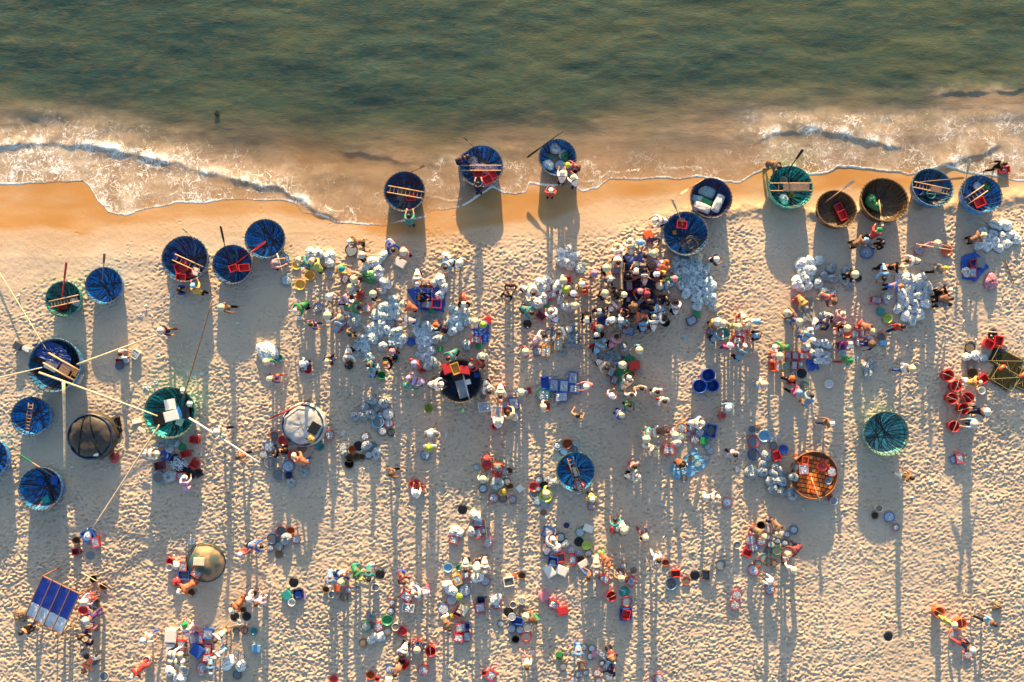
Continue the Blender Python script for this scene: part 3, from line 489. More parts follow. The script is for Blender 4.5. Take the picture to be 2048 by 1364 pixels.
# fish sacks: colour heap-key, then x y (size)
SACKS = """
W top|623 507 20|636 508 18|659 511 18|659 525 17|740 525 20|752 523 19|766 512 20|757 540 19|771 567 20|765 579 13|730 537 14
W pole|893 515 17|868 566 15|881 560 20|888 575 18|880 590 15
I long|785 598 16|765 615 18|775 613 18|752 630 16|766 632 17|780 630 18|793 628 18|794 615 17|782 606 15|748 655 17|762 649 18|774 659 18|757 665 17|747 674 18|793 663 19|783 671 16|791 676 17|803 678 18|765 692 18|785 688 17|797 688 16|735 660 17|719 678 19|734 677 19|746 678 18|717 692 16|731 694 20|737 713 17|714 707 12|692 612 17|706 610 16|697 621 18|702 631 18|707 644 18|714 636 15|691 600 15|751 631 15
I middle|832 646 18|853 652 19|835 663 18|848 665 18|865 663 19|869 678 18|855 681 19|840 681 18|846 696 19|861 701 18|838 713 18|852 714 18|867 722 17|856 731 18|886 678 14
I small|908 620 18|927 627 20|910 636 18|900 647 18|918 652 17|905 662 18|934 643 18|925 639 15|933 690 16
W shore|1132 506 18|1123 507 17|1138 500 17|1143 513 18|1151 513 17|1123 522 17|1135 526 18|1141 531 16
W crate|1080 567 19|1095 561 19|1066 577 18|1078 582 17|1092 576 17|1062 601 18|1075 607 18|1086 597 18|1120 597 17|1115 572 17|1133 615 16|1062 588 14
I big|1351 524 17|1366 525 18|1379 526 17|1391 525 17|1346 536 18|1361 542 18|1377 538 18|1393 540 19|1408 545 19|1362 550 17|1381 551 19|1394 557 18|1412 538 17|1372 565 18|1384 563 18|1404 566 19|1418 562 18|1423 572 18|1411 583 19|1391 581 18|1372 586 17|1393 593 18|1398 605 19|1412 598 19|1424 596 19|1426 613 18|1361 569 16|1394 613 15
D clear|1145 652 15|1145 665 16|1145 677 16|1138 687 15|1151 687 15|1152 673 14|1125 703 16|1102 681 16
D sheet|1206 720 22|1218 716 20|1229 711 18|1247 696 19|1278 743 14
W heap|1603 526 20|1622 522 19|1638 520 17|1621 540 19|1602 540 18|1606 551 18|1611 558 18|1594 565 20|1602 575 18|1617 571 17|1620 556 12|1579 630 14
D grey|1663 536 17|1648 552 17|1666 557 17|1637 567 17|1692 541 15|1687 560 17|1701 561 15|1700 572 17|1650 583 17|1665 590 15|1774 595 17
W net|1652 632 17|1633 648 16|1632 684 15|1637 705 16|1652 708 17|1652 720 16|1637 721 15|1625 705 14|1612 695 15|1651 687 20
D lone|1743 728 17|1734 737 16|1737 747 16
W oval|1800 555 20|1816 557 19|1840 557 20|1826 563 17|1819 576 19|1839 573 18|1856 577 19|1803 587 18|1822 591 19|1839 590 18|1854 593 18|1807 602 19|1829 606 18|1851 607 20|1798 616 19|1824 619 19|1840 625 18|1811 632 19|1824 640 19|1838 634 17
W edge|1991 450 18|2011 450 20|1965 462 18|1987 468 18|2006 473 19|2021 470 18|2033 477 19|1960 488 22|1975 493 19|1989 484 18|1997 496 19|2013 487 19|1974 475 17|1933 544 17|1933 714 16|1950 711 15
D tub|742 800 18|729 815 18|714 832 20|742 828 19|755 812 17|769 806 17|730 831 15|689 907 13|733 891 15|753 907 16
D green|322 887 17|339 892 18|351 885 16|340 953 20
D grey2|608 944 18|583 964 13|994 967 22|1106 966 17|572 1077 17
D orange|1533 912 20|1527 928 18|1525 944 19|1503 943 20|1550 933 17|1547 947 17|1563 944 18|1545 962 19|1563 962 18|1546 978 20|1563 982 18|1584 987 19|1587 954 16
W tent|952 1031 18|910 1062 20|918 1067 14|894 1170 20|904 1181 18|955 1155 17|992 1199 19|944 1062 17|687 1149 20|745 1277 20|759 1274 15|828 1173 17|1115 1096 14|1131 1087 14|340 1342 16|359 1357 18|457 1325 22|482 1332 16|175 1071 17|351 1131 16|1353 887 16|1258 949 16
W boat|945 322 16|952 334 18|968 337 20|987 336 18|1568 398 16|1096 330 18|1110 296 20|534 705 36|152 605 18|1955 372 14|1362 438 12
"""
SINGLES = """
G 738 552 22 G|G 756 551 20 W|G 720 592 17 R|G 1131 313 17 G|G 1742 402 22 G|G 1752 412 20 G|G 1976 371 22 G|G 1005 984 17 Y|G 1983 562 24 P|G 1444 831 15 R|G 355 1165 16 R|G 905 1233 13 Y|G 918 1193 14 Q|G 622 879 14 Y|G 229 916 17 R|G 1390 512 30 C|G 40 1231 20 H|G 925 597 14 O|G 345 511 20 B|G 1660 994 14 R|G 1994 1213 15 H|G 742 1230 16 D
P 344 590 13|P 363 605 14|P 631 583 12|P 1369 673 13|P 1694 812 11|P 317 709 11|P 311 765 15|P 294 774 17|P 377 746 15|P 389 752 13|P 406 748 14|P 399 669 13|P 687 866 13|P 1474 937 16|P 1548 878 16|P 1210 765 13|P 281 630 12|P 480 716 9|P 1712 715 14|P 1790 1080 7|P 1065 1304 12
"""
#        x    y   diam  colour tilt  phrase(short unique landmark)
BOATS = [
(127,600,73,'teal',4,'small teal boat'),(208,573,76,'blue',3,'empty blue boat'),(370,521,94,'blue',5,'blue boat with stacked red crates'),
(464,531,80,'blue',4,'blue boat with crossed paddles'),(529,480,81,'blue',4,'blue lattice boat'),(810,386,84,'deep',6,'boat at the swash edge'),
(964,335,87,'blue',5,'blue boat in the foam'),(1115,317,77,'blue',5,'blue boat among the waves'),(1372,468,92,'blue',10,'blue boat with coiled rope'),
(1422,397,85,'navy',9,'blue boat of white sacks'),(1581,375,89,'teal',8,'teal boat with plank bench'),(1672,419,82,'brown',16,'brown basket boat with red boxes'),
(1768,401,96,'brown',16,'large brown basket boat'),(1863,376,84,'sea',16,'blue boat with rack and floats'),(1961,389,84,'blue',16,'rightmost blue boat'),
(109,734,108,'sea',5,'large poled boat'),(61,835,79,'blue',4,'blue boat with standing ladder'),
(-27,920,86,'blue',4,'cut-off blue boat'),(80,980,86,'blue',4,'blue boat of jerrycans'),(339,828,103,'green',4,'green lamp boat'),
(921,765,88,'dark',4,'dark boat in the market'),(1152,945,79,'sky',3,'bright blue boat'),(1773,869,90,'moss',3,'lone green boat'),
]
LANDMARKS = [
(182,873,'black covered boat'),(606,850,'grey sheeted boat'),(1625,949,'orange boat'),(412,1124,'overturned boat'),(105,1210,'blue tarpaulin shelter'),
(2012,742,'netted cage frames'),(605,560,'yellow basins'),(755,660,'long sack heap'),(851,690,'middle sack heap'),(917,640,'small sack heap'),
(1390,565,'biggest sack heap'),(1282,545,'dense crowd'),(1275,610,'crowded blue mat'),(1090,585,'white sacks on sand'),(1136,514,'small white sack pile'),(1118,775,'blue fish crates'),
(1412,762,'three blue barrels'),(1485,668,'four red fish crates'),(1578,725,'grid of red crates'),(1715,672,'red basins cluster'),(1827,600,'oval sack heap'),
(1995,475,'shoreline sack heap'),(1612,548,'white sack ring'),(1915,795,'six red buckets'),(1950,715,'dark tubs'),(855,605,'blue mat with red crates'),
(1245,740,'green mat'),(1000,820,'white fish trays'),(345,930,'black net of fish'),(720,905,'woven baskets group'),(755,830,'clear sacks and tubs'),
(1000,960,'red shirted pair'),(1385,870,'ring of bright basins'),(1375,930,'pale blue sheet'),(1515,885,'blue tubs'),(175,1090,'lone blue crate'),
(560,1080,'blue and red tubs'),(590,1190,'black lid and boxes'),(690,1165,'blue tub cluster'),(815,1195,'tray of long fish'),(765,1250,'bright green basins'),
(960,1060,'red crates by stool'),(925,1180,'big fish basins'),(1040,1240,'round basket cluster'),(925,1265,'stacked red crates'),(1130,1105,'white lid boxes'),
(1240,1150,'orange shirted group'),(1375,1150,'row of baskets'),(1540,1095,'conical hats over baskets'),(1775,1035,'lone white bucket'),(1905,1250,'orange carrying baskets'),
(385,1290,'blue lid box'),(415,1330,'lower left fish sorters'),(485,1235,'black lids pair'),(825,1310,'red carrying buckets'),(1185,1320,'bottom basket cluster'),(1110,1210,'red lids in a row'),
(1650,690,'grey sack row'),(1665,560,'shaded sacks'),(545,715,'big white sack'),(640,715,'lone walkers'),(250,720,'blue stool group'),(855,885,'hatted pair at blue tub'),
]
POLES = [  # x1 y1 z1 x2 y2 z2 radius name colour
(-30,500,.05,92,698,.9,.03,'bamboo_pole','C','long thin bamboo pole reaching the upper left frame edge'),
(-30,762,1.0,84,735,1.3,.035,'bamboo_pole','C','bamboo pole running left from the large poled boat'),
(154,729,1.3,313,670,1.1,.045,'bamboo_pole','C','pale pole reaching right toward the white hatted walker'),
(127,764,1.7,129,934,1.3,.07,'bamboo_pole','C','thick pale pole pointing straight inland'),
(78,745,1.5,315,832,1.3,.05,'bamboo_pole','C','long pole joining the poled boat and lamp boat'),
(378,836,1.4,520,926,1.2,.05,'bamboo_pole','W','white pole reaching inland right of the lamp boat'),
(318,850,1.2,184,1058,.8,.045,'bamboo_pole','C','pale pole slanting down to the lone blue crate'),
(366,796,1.2,424,600,1.1,.04,'bamboo_pole','H','grey brown pole slanting seaward from the lamp boat'),
(1912,762,.35,1933,807,.42,.025,'carrying_pole','C','short pole linking the upper red buckets'),
(1895,798,.32,1928,797,.34,.025,'carrying_pole','C','short level pole across a red bucket'),
(1925,817,.38,1907,861,.38,.025,'carrying_pole','C','short pole to the lowest red bucket'),
(163,1145,.35,214,1175,.35,.025,'carrying_pole','C','shoulder pole over two small baskets'),
(1755,1293,.2,1785,1268,.2,.022,'carrying_pole','C','stick lying over the lone black lid'),
(554,507,.9,567,551,.9,.03,'carrying_pole','C','shoulder pole held between two teal fish basins'),
(926,749,.72,941,806,.72,.04,'bamboo_pole','W','pale beam across the dark market boat'),
(2011,520,.05,2028,567,.05,.03,'driftwood_stick','H','thin dark stick lying on sand at right'),
(540,837,.9,612,804,.9,.04,'painted_pole','R','red and white pole on the grey sheeted boat'),
(114,1100,.05,144,1097,.05,.02,'carrying_pole','K','thin dark stick beside the small baskets'),
(574,1110,.06,614,1101,.06,.025,'carrying_pole','T','stick with teal tip lying on sand'),
(1640,1003,.75,1622,954,.75,.03,'bamboo_pole','C','peeled stick on the orange boat'),
(733,1294,.2,767,1303,.2,.03,'carrying_pole','C','bent bamboo stick near the tan basket'),
(971,1043,.4,973,1076,.4,.03,'wooden_beam','C','left wooden beam of the low frame'),
(982,1047,.4,985,1080,.4,.03,'wooden_beam','C','right wooden beam of the low frame'),
(1970,663,.4,2018,666,.4,.025,'carrying_pole','C','light pole above the red crates at right'),
(1832,488,1.42,1904,500,1.42,.025,'shoulder_pole','C','shoulder pole of the pink shirted carrier'),
]
PADDLES = [ # handle end, blade end (px) , z's, colour
(459,535,.25,441,452,1.2,'K','dark bladed paddle leaning out seaward from the boat'),
(459,536,.3,531,483,.8,'R','red handled paddle linking two blue boats'),
(120,626,.2,133,524,1.3,'R','reddish paddle leaning out of the small teal boat'),
(205,560,.8,209,507,1.2,'H','brown paddle leaning behind the empty blue boat'),
(390,480,.9,365,456,1.2,'C','pale paddle behind the boat with stacked red crates'),
(820,345,.75,850,331,1.2,'H','brown paddle poking out at the swash edge'),
(950,296,.75,926,273,1.2,'H','thin oar poking seaward from the foam boat'),
(1126,262,.9,1054,315,.2,'K','black bladed oar resting over the wave boat'),
(1366,450,.5,1344,398,1.2,'C','pale handled paddle standing in the rope boat'),
(1408,358,.8,1361,388,.9,'C','bamboo paddle beyond the boat of white sacks'),
(1570,350,.4,1606,299,1.2,'K','dark paddle leaning seaward from the bench boat'),
(1650,405,.2,1709,361,1.2,'C','slim paddle leaning out of the brown basket boat'),
(1758,400,.5,1765,452,.9,'C','peeled stick leaning out of the large basket boat'),
(1840,364,.6,1928,356,.9,'H','brown paddle lying across two boats at right'),
(1925,392,.3,1940,318,1.3,'C','thin bamboo pole standing in the rightmost boat'),
(109,953,.6,37,908,1.1,'G','green banded paddle leaning from the jerrycan boat'),
(109,1005,.3,90,952,.5,'K','dark oar lying inside the jerrycan boat'),
(72,1022,.9,86,1000,.3,'C','short stick at the inland rim of the jerrycan boat'),
(922,806,.75,927,824,.9,'G','short green and orange stick at the dark boat'),
(1565,915,.5,1596,910,.6,'O','orange bladed paddle beside the orange boat'),
]
LADDERS = [ # x1 y1 x2 y2 width_px rungs solid
(347,514,404,540,13,6,0,'blue boat with stacked red crates'),(99,609,158,596,12,9,0,'small teal boat'),(775,378,848,391,13,9,0,'boat at the swash edge'),
(923,336,1004,336,10,3,0,'blue boat in the foam'),(1540,374,1624,374,15,3,1,'teal boat with plank bench'),(1828,369,1899,384,11,10,1,'blue boat with rack and floats'),
(1934,402,1972,376,13,5,0,'rightmost blue boat'),(54,868,62,806,9,9,0,'blue boat with standing ladder'),(1140,915,1160,978,11,8,0,'bright blue boat'),
(92,716,155,752,22,4,1,'large poled boat'),
]
MATS = [ # corners px, colour, name, label
([(813,580),(858,564),(892,588),(888,624),(838,622)],'B','tarpaulin','blue ground sheet under red crates and white sacks'),
([(942,658),(976,646),(980,682),(955,692)],'B','tarpaulin','small blue sheet right of the small sack heap'),
([(1248,528),(1322,534),(1328,600),(1300,640),(1240,636),(1246,590)],'N','tarpaulin','dark blue sheet beneath the dense crowd'),
([(1226,738),(1260,704),(1276,722),(1262,772),(1236,772)],'G','tarpaulin','green sheet under trays beside the crowd'),
([(1582,592),(1626,596),(1624,646),(1590,640)],'D','tarpaulin','silver plastic sheet beside the white sack ring'),
([(1922,514),(1950,502),(1978,534),(1950,562),(1922,558)],'B','tarpaulin','blue sheet under the grey cool box'),
([(1390,896),(1415,929),(1384,951),(1353,960),(1338,937)],'S','tarpaulin','pale blue sheet with a seated person'),
([(338,918),(352,906),(378,930),(394,950),(384,960),(352,942)],'K','net_sheet','black net sheet spread with silver fish'),
([(842,620),(888,624),(884,648),(850,644)],'D','net_sheet','faint grey net behind the blue ground sheet'),
([(1612,720),(1634,716),(1638,738),(1616,742)],'B','tarpaulin','faint blue sheet beside the grid of red crates'),
([(1988,698),(2008,696),(2010,704),(1990,706)],'B','tarpaulin','small blue sheet scrap by the cage frames'),
([(386,938),(404,938),(410,950),(394,956)],'K','net_sheet','black cloth tail right of the fish net'),
([(228,838),(242,832),(246,862),(234,884)],'K','net_sheet','black cloth heaped right of the covered boat'),
]
FLATSACKS = [(1414,382,36,24,-24,'I','pale folded sack at the seaward side of the navy boat'),(1396,398,26,16,-12,'I','pale sack at the left side of the navy boat'),(1413,403,28,13,-24,'G','green sheet across the sacks in the navy boat'),
(1404,414,36,18,-22,'W','white sack at the inland side of the navy boat'),(1437,406,38,18,66,'W','white sack standing along the right of the navy boat')]
# ---------------------------------------------------------------- the beach and the sea
PRESSED = []
for x, y, d, k, t_, ph in BOATS: p = ground_at(x, y); PRESSED.append((p.x, p.y, d*.40*CAMH/FPX))
for x, y, d in ((182,873,94), (606,850,87), (1625,949,96), (412,1124,78)): p = ground_at(x, y); PRESSED.append((p.x, p.y, d*.45*CAMH/FPX))
for P_, ck, nm, lab in MATS:
    c_ = ground_at(sum(p[0] for p in P_)/len(P_), sum(p[1] for p in P_)/len(P_)); pts = [ground_at(*p) for p in P_]
    for p in pts: PRESSED.append(((p.x+c_.x)/2, (p.y+c_.y)/2, (p-c_).length*.62))
for rec in ITEMS.replace('\n', '|').split('|'):
    q = rec.split()
    if q: p = ground_at(float(q[1]), float(q[2])); PRESSED.append((p.x, p.y, (float(q[3]) if q[0] in 'RKLUA' else min(float(q[3]), float(q[4])))*.46*CAMH/FPX))
build_ground()
build_water()
# ---------------------------------------------------------------- shared meshes: boats
INNER = [(0,.04),(.40,.045),(.66,.12),(.83,.32),(.915,.55),(.955,.73)]
def inner_z(r):
    return float(np.interp(r, [a for a, _ in INNER], [b for _, b in INNER]))
def boat_meshes():
    prof = [(0.001,0),(.45,0),(.70,.07),(.88,.29),(.955,.54),(.99,.72),(.985,.745),(.96,.745)]+list(reversed(INNER)); prof[-1] = (.001,.04)
    hull = MB().lathe(prof, 44).mesh('boat_hull', M_BOAT, True)
    rim = MB()
    for rr, zz, rad in ((.985,.752,.018),(.95,.738,.014)):
        pts = [Vector((rr*math.cos(a), rr*math.sin(a), zz+.006*math.sin(5*a+rr*9))) for a in [2*math.pi*i/48 for i in range(49)]]
        rim.tube(pts, rad, 6, False)
    rim = rim.mesh('boat_rim', M_BAMBOO, True)
    ribs = []
    for var in range(3):
        rg = random.Random(31+var); m = MB(); n = 19
        for i in range(n):
            a = math.pi*i/n+rg.uniform(-.05, .05); b = a+math.pi+rg.uniform(-.55, .55)
            p = Vector((.945*math.cos(a), .945*math.sin(a), 0)); q = Vector((.945*math.cos(b), .945*math.sin(b), 0)); pts = []
            for k in range(17):
                u = p.lerp(q, k/16); pts.append(Vector((u.x, u.y, inner_z(u.length)+.008)))
            m.tube(pts, .016, 4, False)
        for i in range(30):
            a = 2*math.pi*(i+rg.random()*.5)/30; tw = rg.uniform(-.2, .2)
            m.tube([Vector((r*math.cos(a+tw*(1-r)), r*math.sin(a+tw*(1-r)), inner_z(r)+.007)) for r in (.945,.9,.83,.72,.6,.5)], .014, 4, False)
        for r in (.80, .90): m.tube([Vector((r*math.cos(2*math.pi*k/36), r*math.sin(2*math.pi*k/36), inner_z(r)+.012)) for k in range(37)], .009, 4, False)
        ribs.append(m.mesh('boat_ribs', M_BAMBOO))
    lash = MB()
    for i in range(34):
        a = 2*math.pi*i/34+.05*math.sin(i*7); Mx = Matrix.Rotation(a, 4, 'Z')
        lash.add([Mx @ Vector(v) for v in [(.915,-.012,.70),(1.015,-.012,.715),(1.02,-.012,.77),(.92,-.012,.765),(.915,.012,.70),(1.015,.012,.715),(1.02,.012,.77),(.92,.012,.765)]],
                 [(0,1,2,3),(7,6,5,4),(0,4,5,1),(1,5,6,2),(2,6,7,3),(3,7,4,0)])
    return hull, rim, ribs, lash.mesh('boat_lashings', M_CLOTH)
BH, BR, BRIB, BL = boat_meshes()
BOATCOL = dict(teal=((40,176,176),(60,120,124)), blue=((10,134,214),(84,92,104)), deep=((16,88,150),(84,92,100)), dark=((14,62,92),(90,84,76)), navy=((16,54,124),(84,76,84)), brown=((66,48,36),(104,84,64)),
               sea=((18,112,170),(80,110,130)), green=((40,186,186),(86,110,104)), moss=((92,166,172),(110,122,104)), sky=((30,150,218),(96,112,116)))
BOATWORD = dict(teal='teal', blue='blue', dark='dark blue', deep='blue', navy='navy blue', brown='brown woven', sea='blue green', green='teal green', moss='teal', sky='bright blue')
BOATPOS = []
def floor_at(x, y, is_ground=False):
    """height of what carries a thing seen at this pixel: sand, or a boat's floor"""
    for bx_, by_, rp, top, kind in BOATPOS:
        d = math.hypot(x-bx_, y-by_)/rp
        if d < .86: return (top(d, (by_-y)*CAMH/FPX) if callable(top) else top)
    g = ground_at(x, y); return g.z
def make_boat(x, y, d, kind, tilt, phrase, i):
    r = d/2/(FPX/(CAMH-.6)); g = ground_at(x, y+6); z0 = g.z-.015
    c = px(x, y, z0+.74*r); root = empty('basket_boat', (c.x, c.y, z0), random.uniform(0, 6.28), r)
    q = Euler((-R(tilt), R(random.uniform(-2, 2)), 0)).to_matrix() @ Euler((0, 0, random.uniform(0, 6.28))).to_matrix(); root.rotation_euler = q.to_euler()
    if tilt > 6: root.location.z += r*.62*math.sin(R(tilt))*.55; root.location.y -= .74*r*math.sin(R(tilt))*.9
    hc, rc = BOATCOL[kind]; j = random.uniform(.85, 1.15)
    ob('hull', BH, root, tone(*[min(255, a*j) for a in hc])); rm_o = ob('rim', BR, root, tone(*rc))
    ob('ribs', BRIB[i % 3], root, tone(78,70,64) if kind in ('moss','green','sky') else tone(78,58,46) if kind != 'brown' else tone(120,96,70), kind='stuff'); ob('lashings', BL, rm_o, tone(*[c*.72 for c in rc]), kind='stuff')
    BOATPOS.append((x, y, d/2, lambda dd, dy, z0=root.location.z, r=r, t=tilt: z0+r*(inner_z(dd)+.02)*math.cos(R(t))-dy*math.sin(R(t)), kind))
    thing(root, '', 'boat', x, y, 'round basket boats on the beach', None if False else LABELB[phrase]); return root
LABELB = {
'small teal boat':'small teal basket boat with red crate and ladder, upper left','empty blue boat':'empty blue basket boat with bare ribs, upper left',
'blue boat with stacked red crates':'large blue basket boat holding stacked red crates and a bamboo ladder','blue boat with crossed paddles':'blue basket boat with dark paddle and one red crate',
'blue lattice boat':'empty blue basket boat with latticed floor, topmost on left shore','boat at the swash edge':'dark blue basket boat with ladder at the swash edge',
'blue boat in the foam':'blue basket boat full of fish sacks with two men pushing in foam','blue boat among the waves':'blue basket boat among waves with fish tubs and green sack',
'blue boat with coiled rope':'blue basket boat with coiled rope beside biggest sack heap','blue boat of white sacks':'navy blue basket boat filled with flat white sacks',
'teal boat with plank bench':'teal basket boat with plank bench and white bucket at waterline','brown basket boat with red boxes':'small brown woven basket boat with two red boxes',
'large brown basket boat':'large brown woven basket boat with green bag','blue boat with rack and floats':'blue green basket boat with bamboo rack, second from right on shore',
'rightmost blue boat':'blue basket boat with green bag and red crate, rightmost on shore','large poled boat':'large blue boat with engine deck and long bamboo poles',
'blue boat with standing ladder':'blue basket boat with narrow ladder at left edge of beach','cut-off blue boat':'blue basket boat cut off by the left frame edge',
'blue boat of jerrycans':'blue basket boat full of jerrycans and oars at lower left','green lamp boat':'teal green boat with lamps, white boxes and long poles',
'dark boat in the market':'dark basket boat with red and yellow crates in the market','bright blue boat':'bright blue basket boat with thin ladder among baskets',
'lone green boat':'empty teal green basket boat standing alone at right'}
for i, (x, y, d, k, t_, ph) in enumerate(BOATS): make_boat(x, y, d, k, t_, ph, i)

# covered, sheeted, orange and overturned boats
def dome(r, h, n=40, rings=12, seed=0, fold=.02, flat=.5):
    rg = np.random.default_rng(seed); v = [(0, 0, h)]; f = []
    for i in range(1, rings+1):
        u = i/rings; rr = r*u; z = h*(1-max(0, (u-flat)/(1-flat))**2*.35)
        for k in range(n):
            a = 2*math.pi*k/n; w = fold*math.sin(7*a+seed)*u+fold*.8*math.sin(13*a+2*seed)*u*u+fold*rg.normal()*.35
            v.append((rr*math.cos(a)*(1+.3*w), rr*math.sin(a)*(1+.3*w), z+w*.7))
    for k in range(n): f.append((0, 1+k, 1+(k+1)%n))
    for i in range(rings-1):
        for k in range(n): f.append((1+i*n+k, 1+(i+1)*n+k, 1+(i+1)*n+(k+1)%n, 1+i*n+(k+1)%n))
    return v, f, n, rings
def covered_boat(x, y, d, colr, name, label, seed, strap):
    r = d/2/(FPX/(CAMH-.7)); c = px(x, y, .7); root = empty(name, (c.x, c.y, gz(c.x, c.y)), 0, 1)
    ob('hull', BH, root, tone(20,60,110), scale=(r*.97, r*.97, r*.9))
    v, f, n, rings = dome(r*1.0, .80*r, 44, 12, seed, .03); k = len(v)-n
    v2 = [(a*1.03, b*1.03, z-.30-.08*math.sin(i*2.3)) for i, (a, b, z) in enumerate(v[k:])]; v += v2
    f += [(k+i, k+n+i, k+n+(i+1)%n, k+(i+1)%n) for i in range(n)]
    ob('cover_sheet', mesh('cover', v, f, M_TARP, True), root, colr)
    for a0, off in strap:
        ca, sa = math.cos(a0), math.sin(a0); m = MB(); pts = []
        for u in np.linspace(-1, 1, 15):
            L = math.sqrt(max(0, 1-off*off))*u*.97; xx = (ca*L-sa*off)*r; yy = (sa*L+ca*off)*r; rr = min(1, math.hypot(xx, yy)/r)
            pts.append(Vector((xx, yy, .80*r*(1-max(0, (rr-.5)/.5)**2*.35)+.02)))
        m.tube(pts, .03, 5); ob('strap', m.mesh('strap', M_CLOTH), root, tone(34,44,50))
    BOATPOS.append((x, y, d/2, gz(c.x, c.y)+.8*r, name)); thing(root, '', 'boat', x, y, None, label); return root, r
cb, r_ = covered_boat(182, 873, 94, tone(66,60,56), 'covered_boat', 'round boat wrapped in a black cover with two straps', 3, [(R(105), -.25), (R(82), .33)])
ob('paper_tag', MB().box((0,0,0), (.22,.14,.02)).mesh('paper_tag', M_FOAMBOX), cb, col('W'), loc=(.33, -.82, .80))
cb2, r_ = covered_boat(606, 850, 87, tone(182,184,184), 'covered_boat', 'round boat under a wrinkled grey sheet with dark gear on top', 8, [])
def orange_boat():
    x, y, d = 1625, 949, 96; r = d/2/(FPX/(CAMH-.5)); c = px(x, y, .5); z0 = gz(c.x, c.y); root = empty('basket_boat', (c.x, c.y, z0), R(-12), r)
    ob('hull', MB().lathe([(.001,0),(.45,0),(.72,.07),(.9,.28),(.985,.50),(.96,.52),(.85,.44),(.5,.38),(.001,.36)], 40).mesh('hull_shallow', M_BAMBOO, True), root, tone(92,58,36))
    ob('rim', MB().tube([Vector((.98*math.cos(2*math.pi*k/48), .98*math.sin(2*math.pi*k/48), .525)) for k in range(49)], .028, 6, False).mesh('rim', M_BAMBOO, True), root, tone(150,96,50))
    n = 11; s = 2*.95/n; pm = MB().box((0,0,0), (s*.86, s*.80, .03)).mesh('woven_panel', M_TARP)
    for i in range(n):
        for j in range(n):
            u = -.95+(i+.5)*s+(.5*s if j % 2 else 0); v = -.95+(j+.5)*s; q = math.hypot(u, v)
            if q > .86: continue
            z = float(np.interp(q, [0,.5,.85,.96], [.36,.38,.44,.52]))+.02; k = random.choice([(236,132,46),(222,108,38),(242,152,64),(170,88,54),(230,120,42)])
            ob('woven_panel', pm, root, tone(*k), loc=(u, v, z), rot=(random.uniform(-.05,.05), random.uniform(-.05,.05), random.uniform(-.05,.05)))
    sk = MB(); pts = []
    sk.add([Vector(((1.0+.09*h)*math.cos(a), (1.0+.09*h)*math.sin(a), .5-.5*h)) for a in np.linspace(-1.35, .75, 20) for h in (0, 1)], [(2*i, 2*i+1, 2*i+3, 2*i+2) for i in range(19)])
    ob('side_sheet', sk.mesh('side_sheet', M_TARP, True), root, tone(40,130,200)); BOATPOS.append((x, y, d/2, z0+.42*r, 'orange'))
    thing(root, '', 'boat', x, y, None, 'orange patched basket boat loaded with red basins at lower right')
orange_boat()
def overturned():
    x, y, d = 412, 1124, 78; r = d/2/(FPX/(CAMH-.2)); c = px(x, y, .2); z0 = gz(c.x, c.y); root = empty('basket_boat', (c.x, c.y, z0), 0, r)
    v, f, n, rings = dome(1.0, .62, 44, 14, 5, .012, .25)
    v = [(a, b, z if i == 0 else .62*max(0, 1-(math.hypot(a, b))**2.6)+.02) for i, (a, b, z) in enumerate(v)]
    m, t, b = material('mud_hull', .8, .2); g = N(t, 'ShaderNodeTexCoord'); n1 = N(t, 'ShaderNodeTexNoise', Scale=1.6, Detail=7); t.links.new(g.outputs['Object'], n1.inputs['Vector'])
    rr = ramp(t, n1.outputs['Fac'], [(.38, (.03,.10,.12)), (.47, (.10,.10,.08)), (.60, (.30,.215,.14)), (.80, (.42,.31,.21))]); t.links.new(rr.outputs[0], b.inputs['Base Color'])
    ob('hull', mesh('overturned_hull', v, f, m, True), root); ob('rim', MB().tube([Vector((1.0*math.cos(2*math.pi*k/48), 1.0*math.sin(2*math.pi*k/48), .03)) for k in range(49)], .03, 6, False).mesh('rim', M_BAMBOO, True), root, tone(60,90,90))
    BOATPOS.append((x, y, d/2, lambda dd, dy, z0=z0, r=r: z0+r*(.62*max(0, 1-dd**2.6)+.03), 'over')); thing(root, '', 'boat', x, y, None, 'overturned muddy basket boat with boxes on its hull')
overturned()

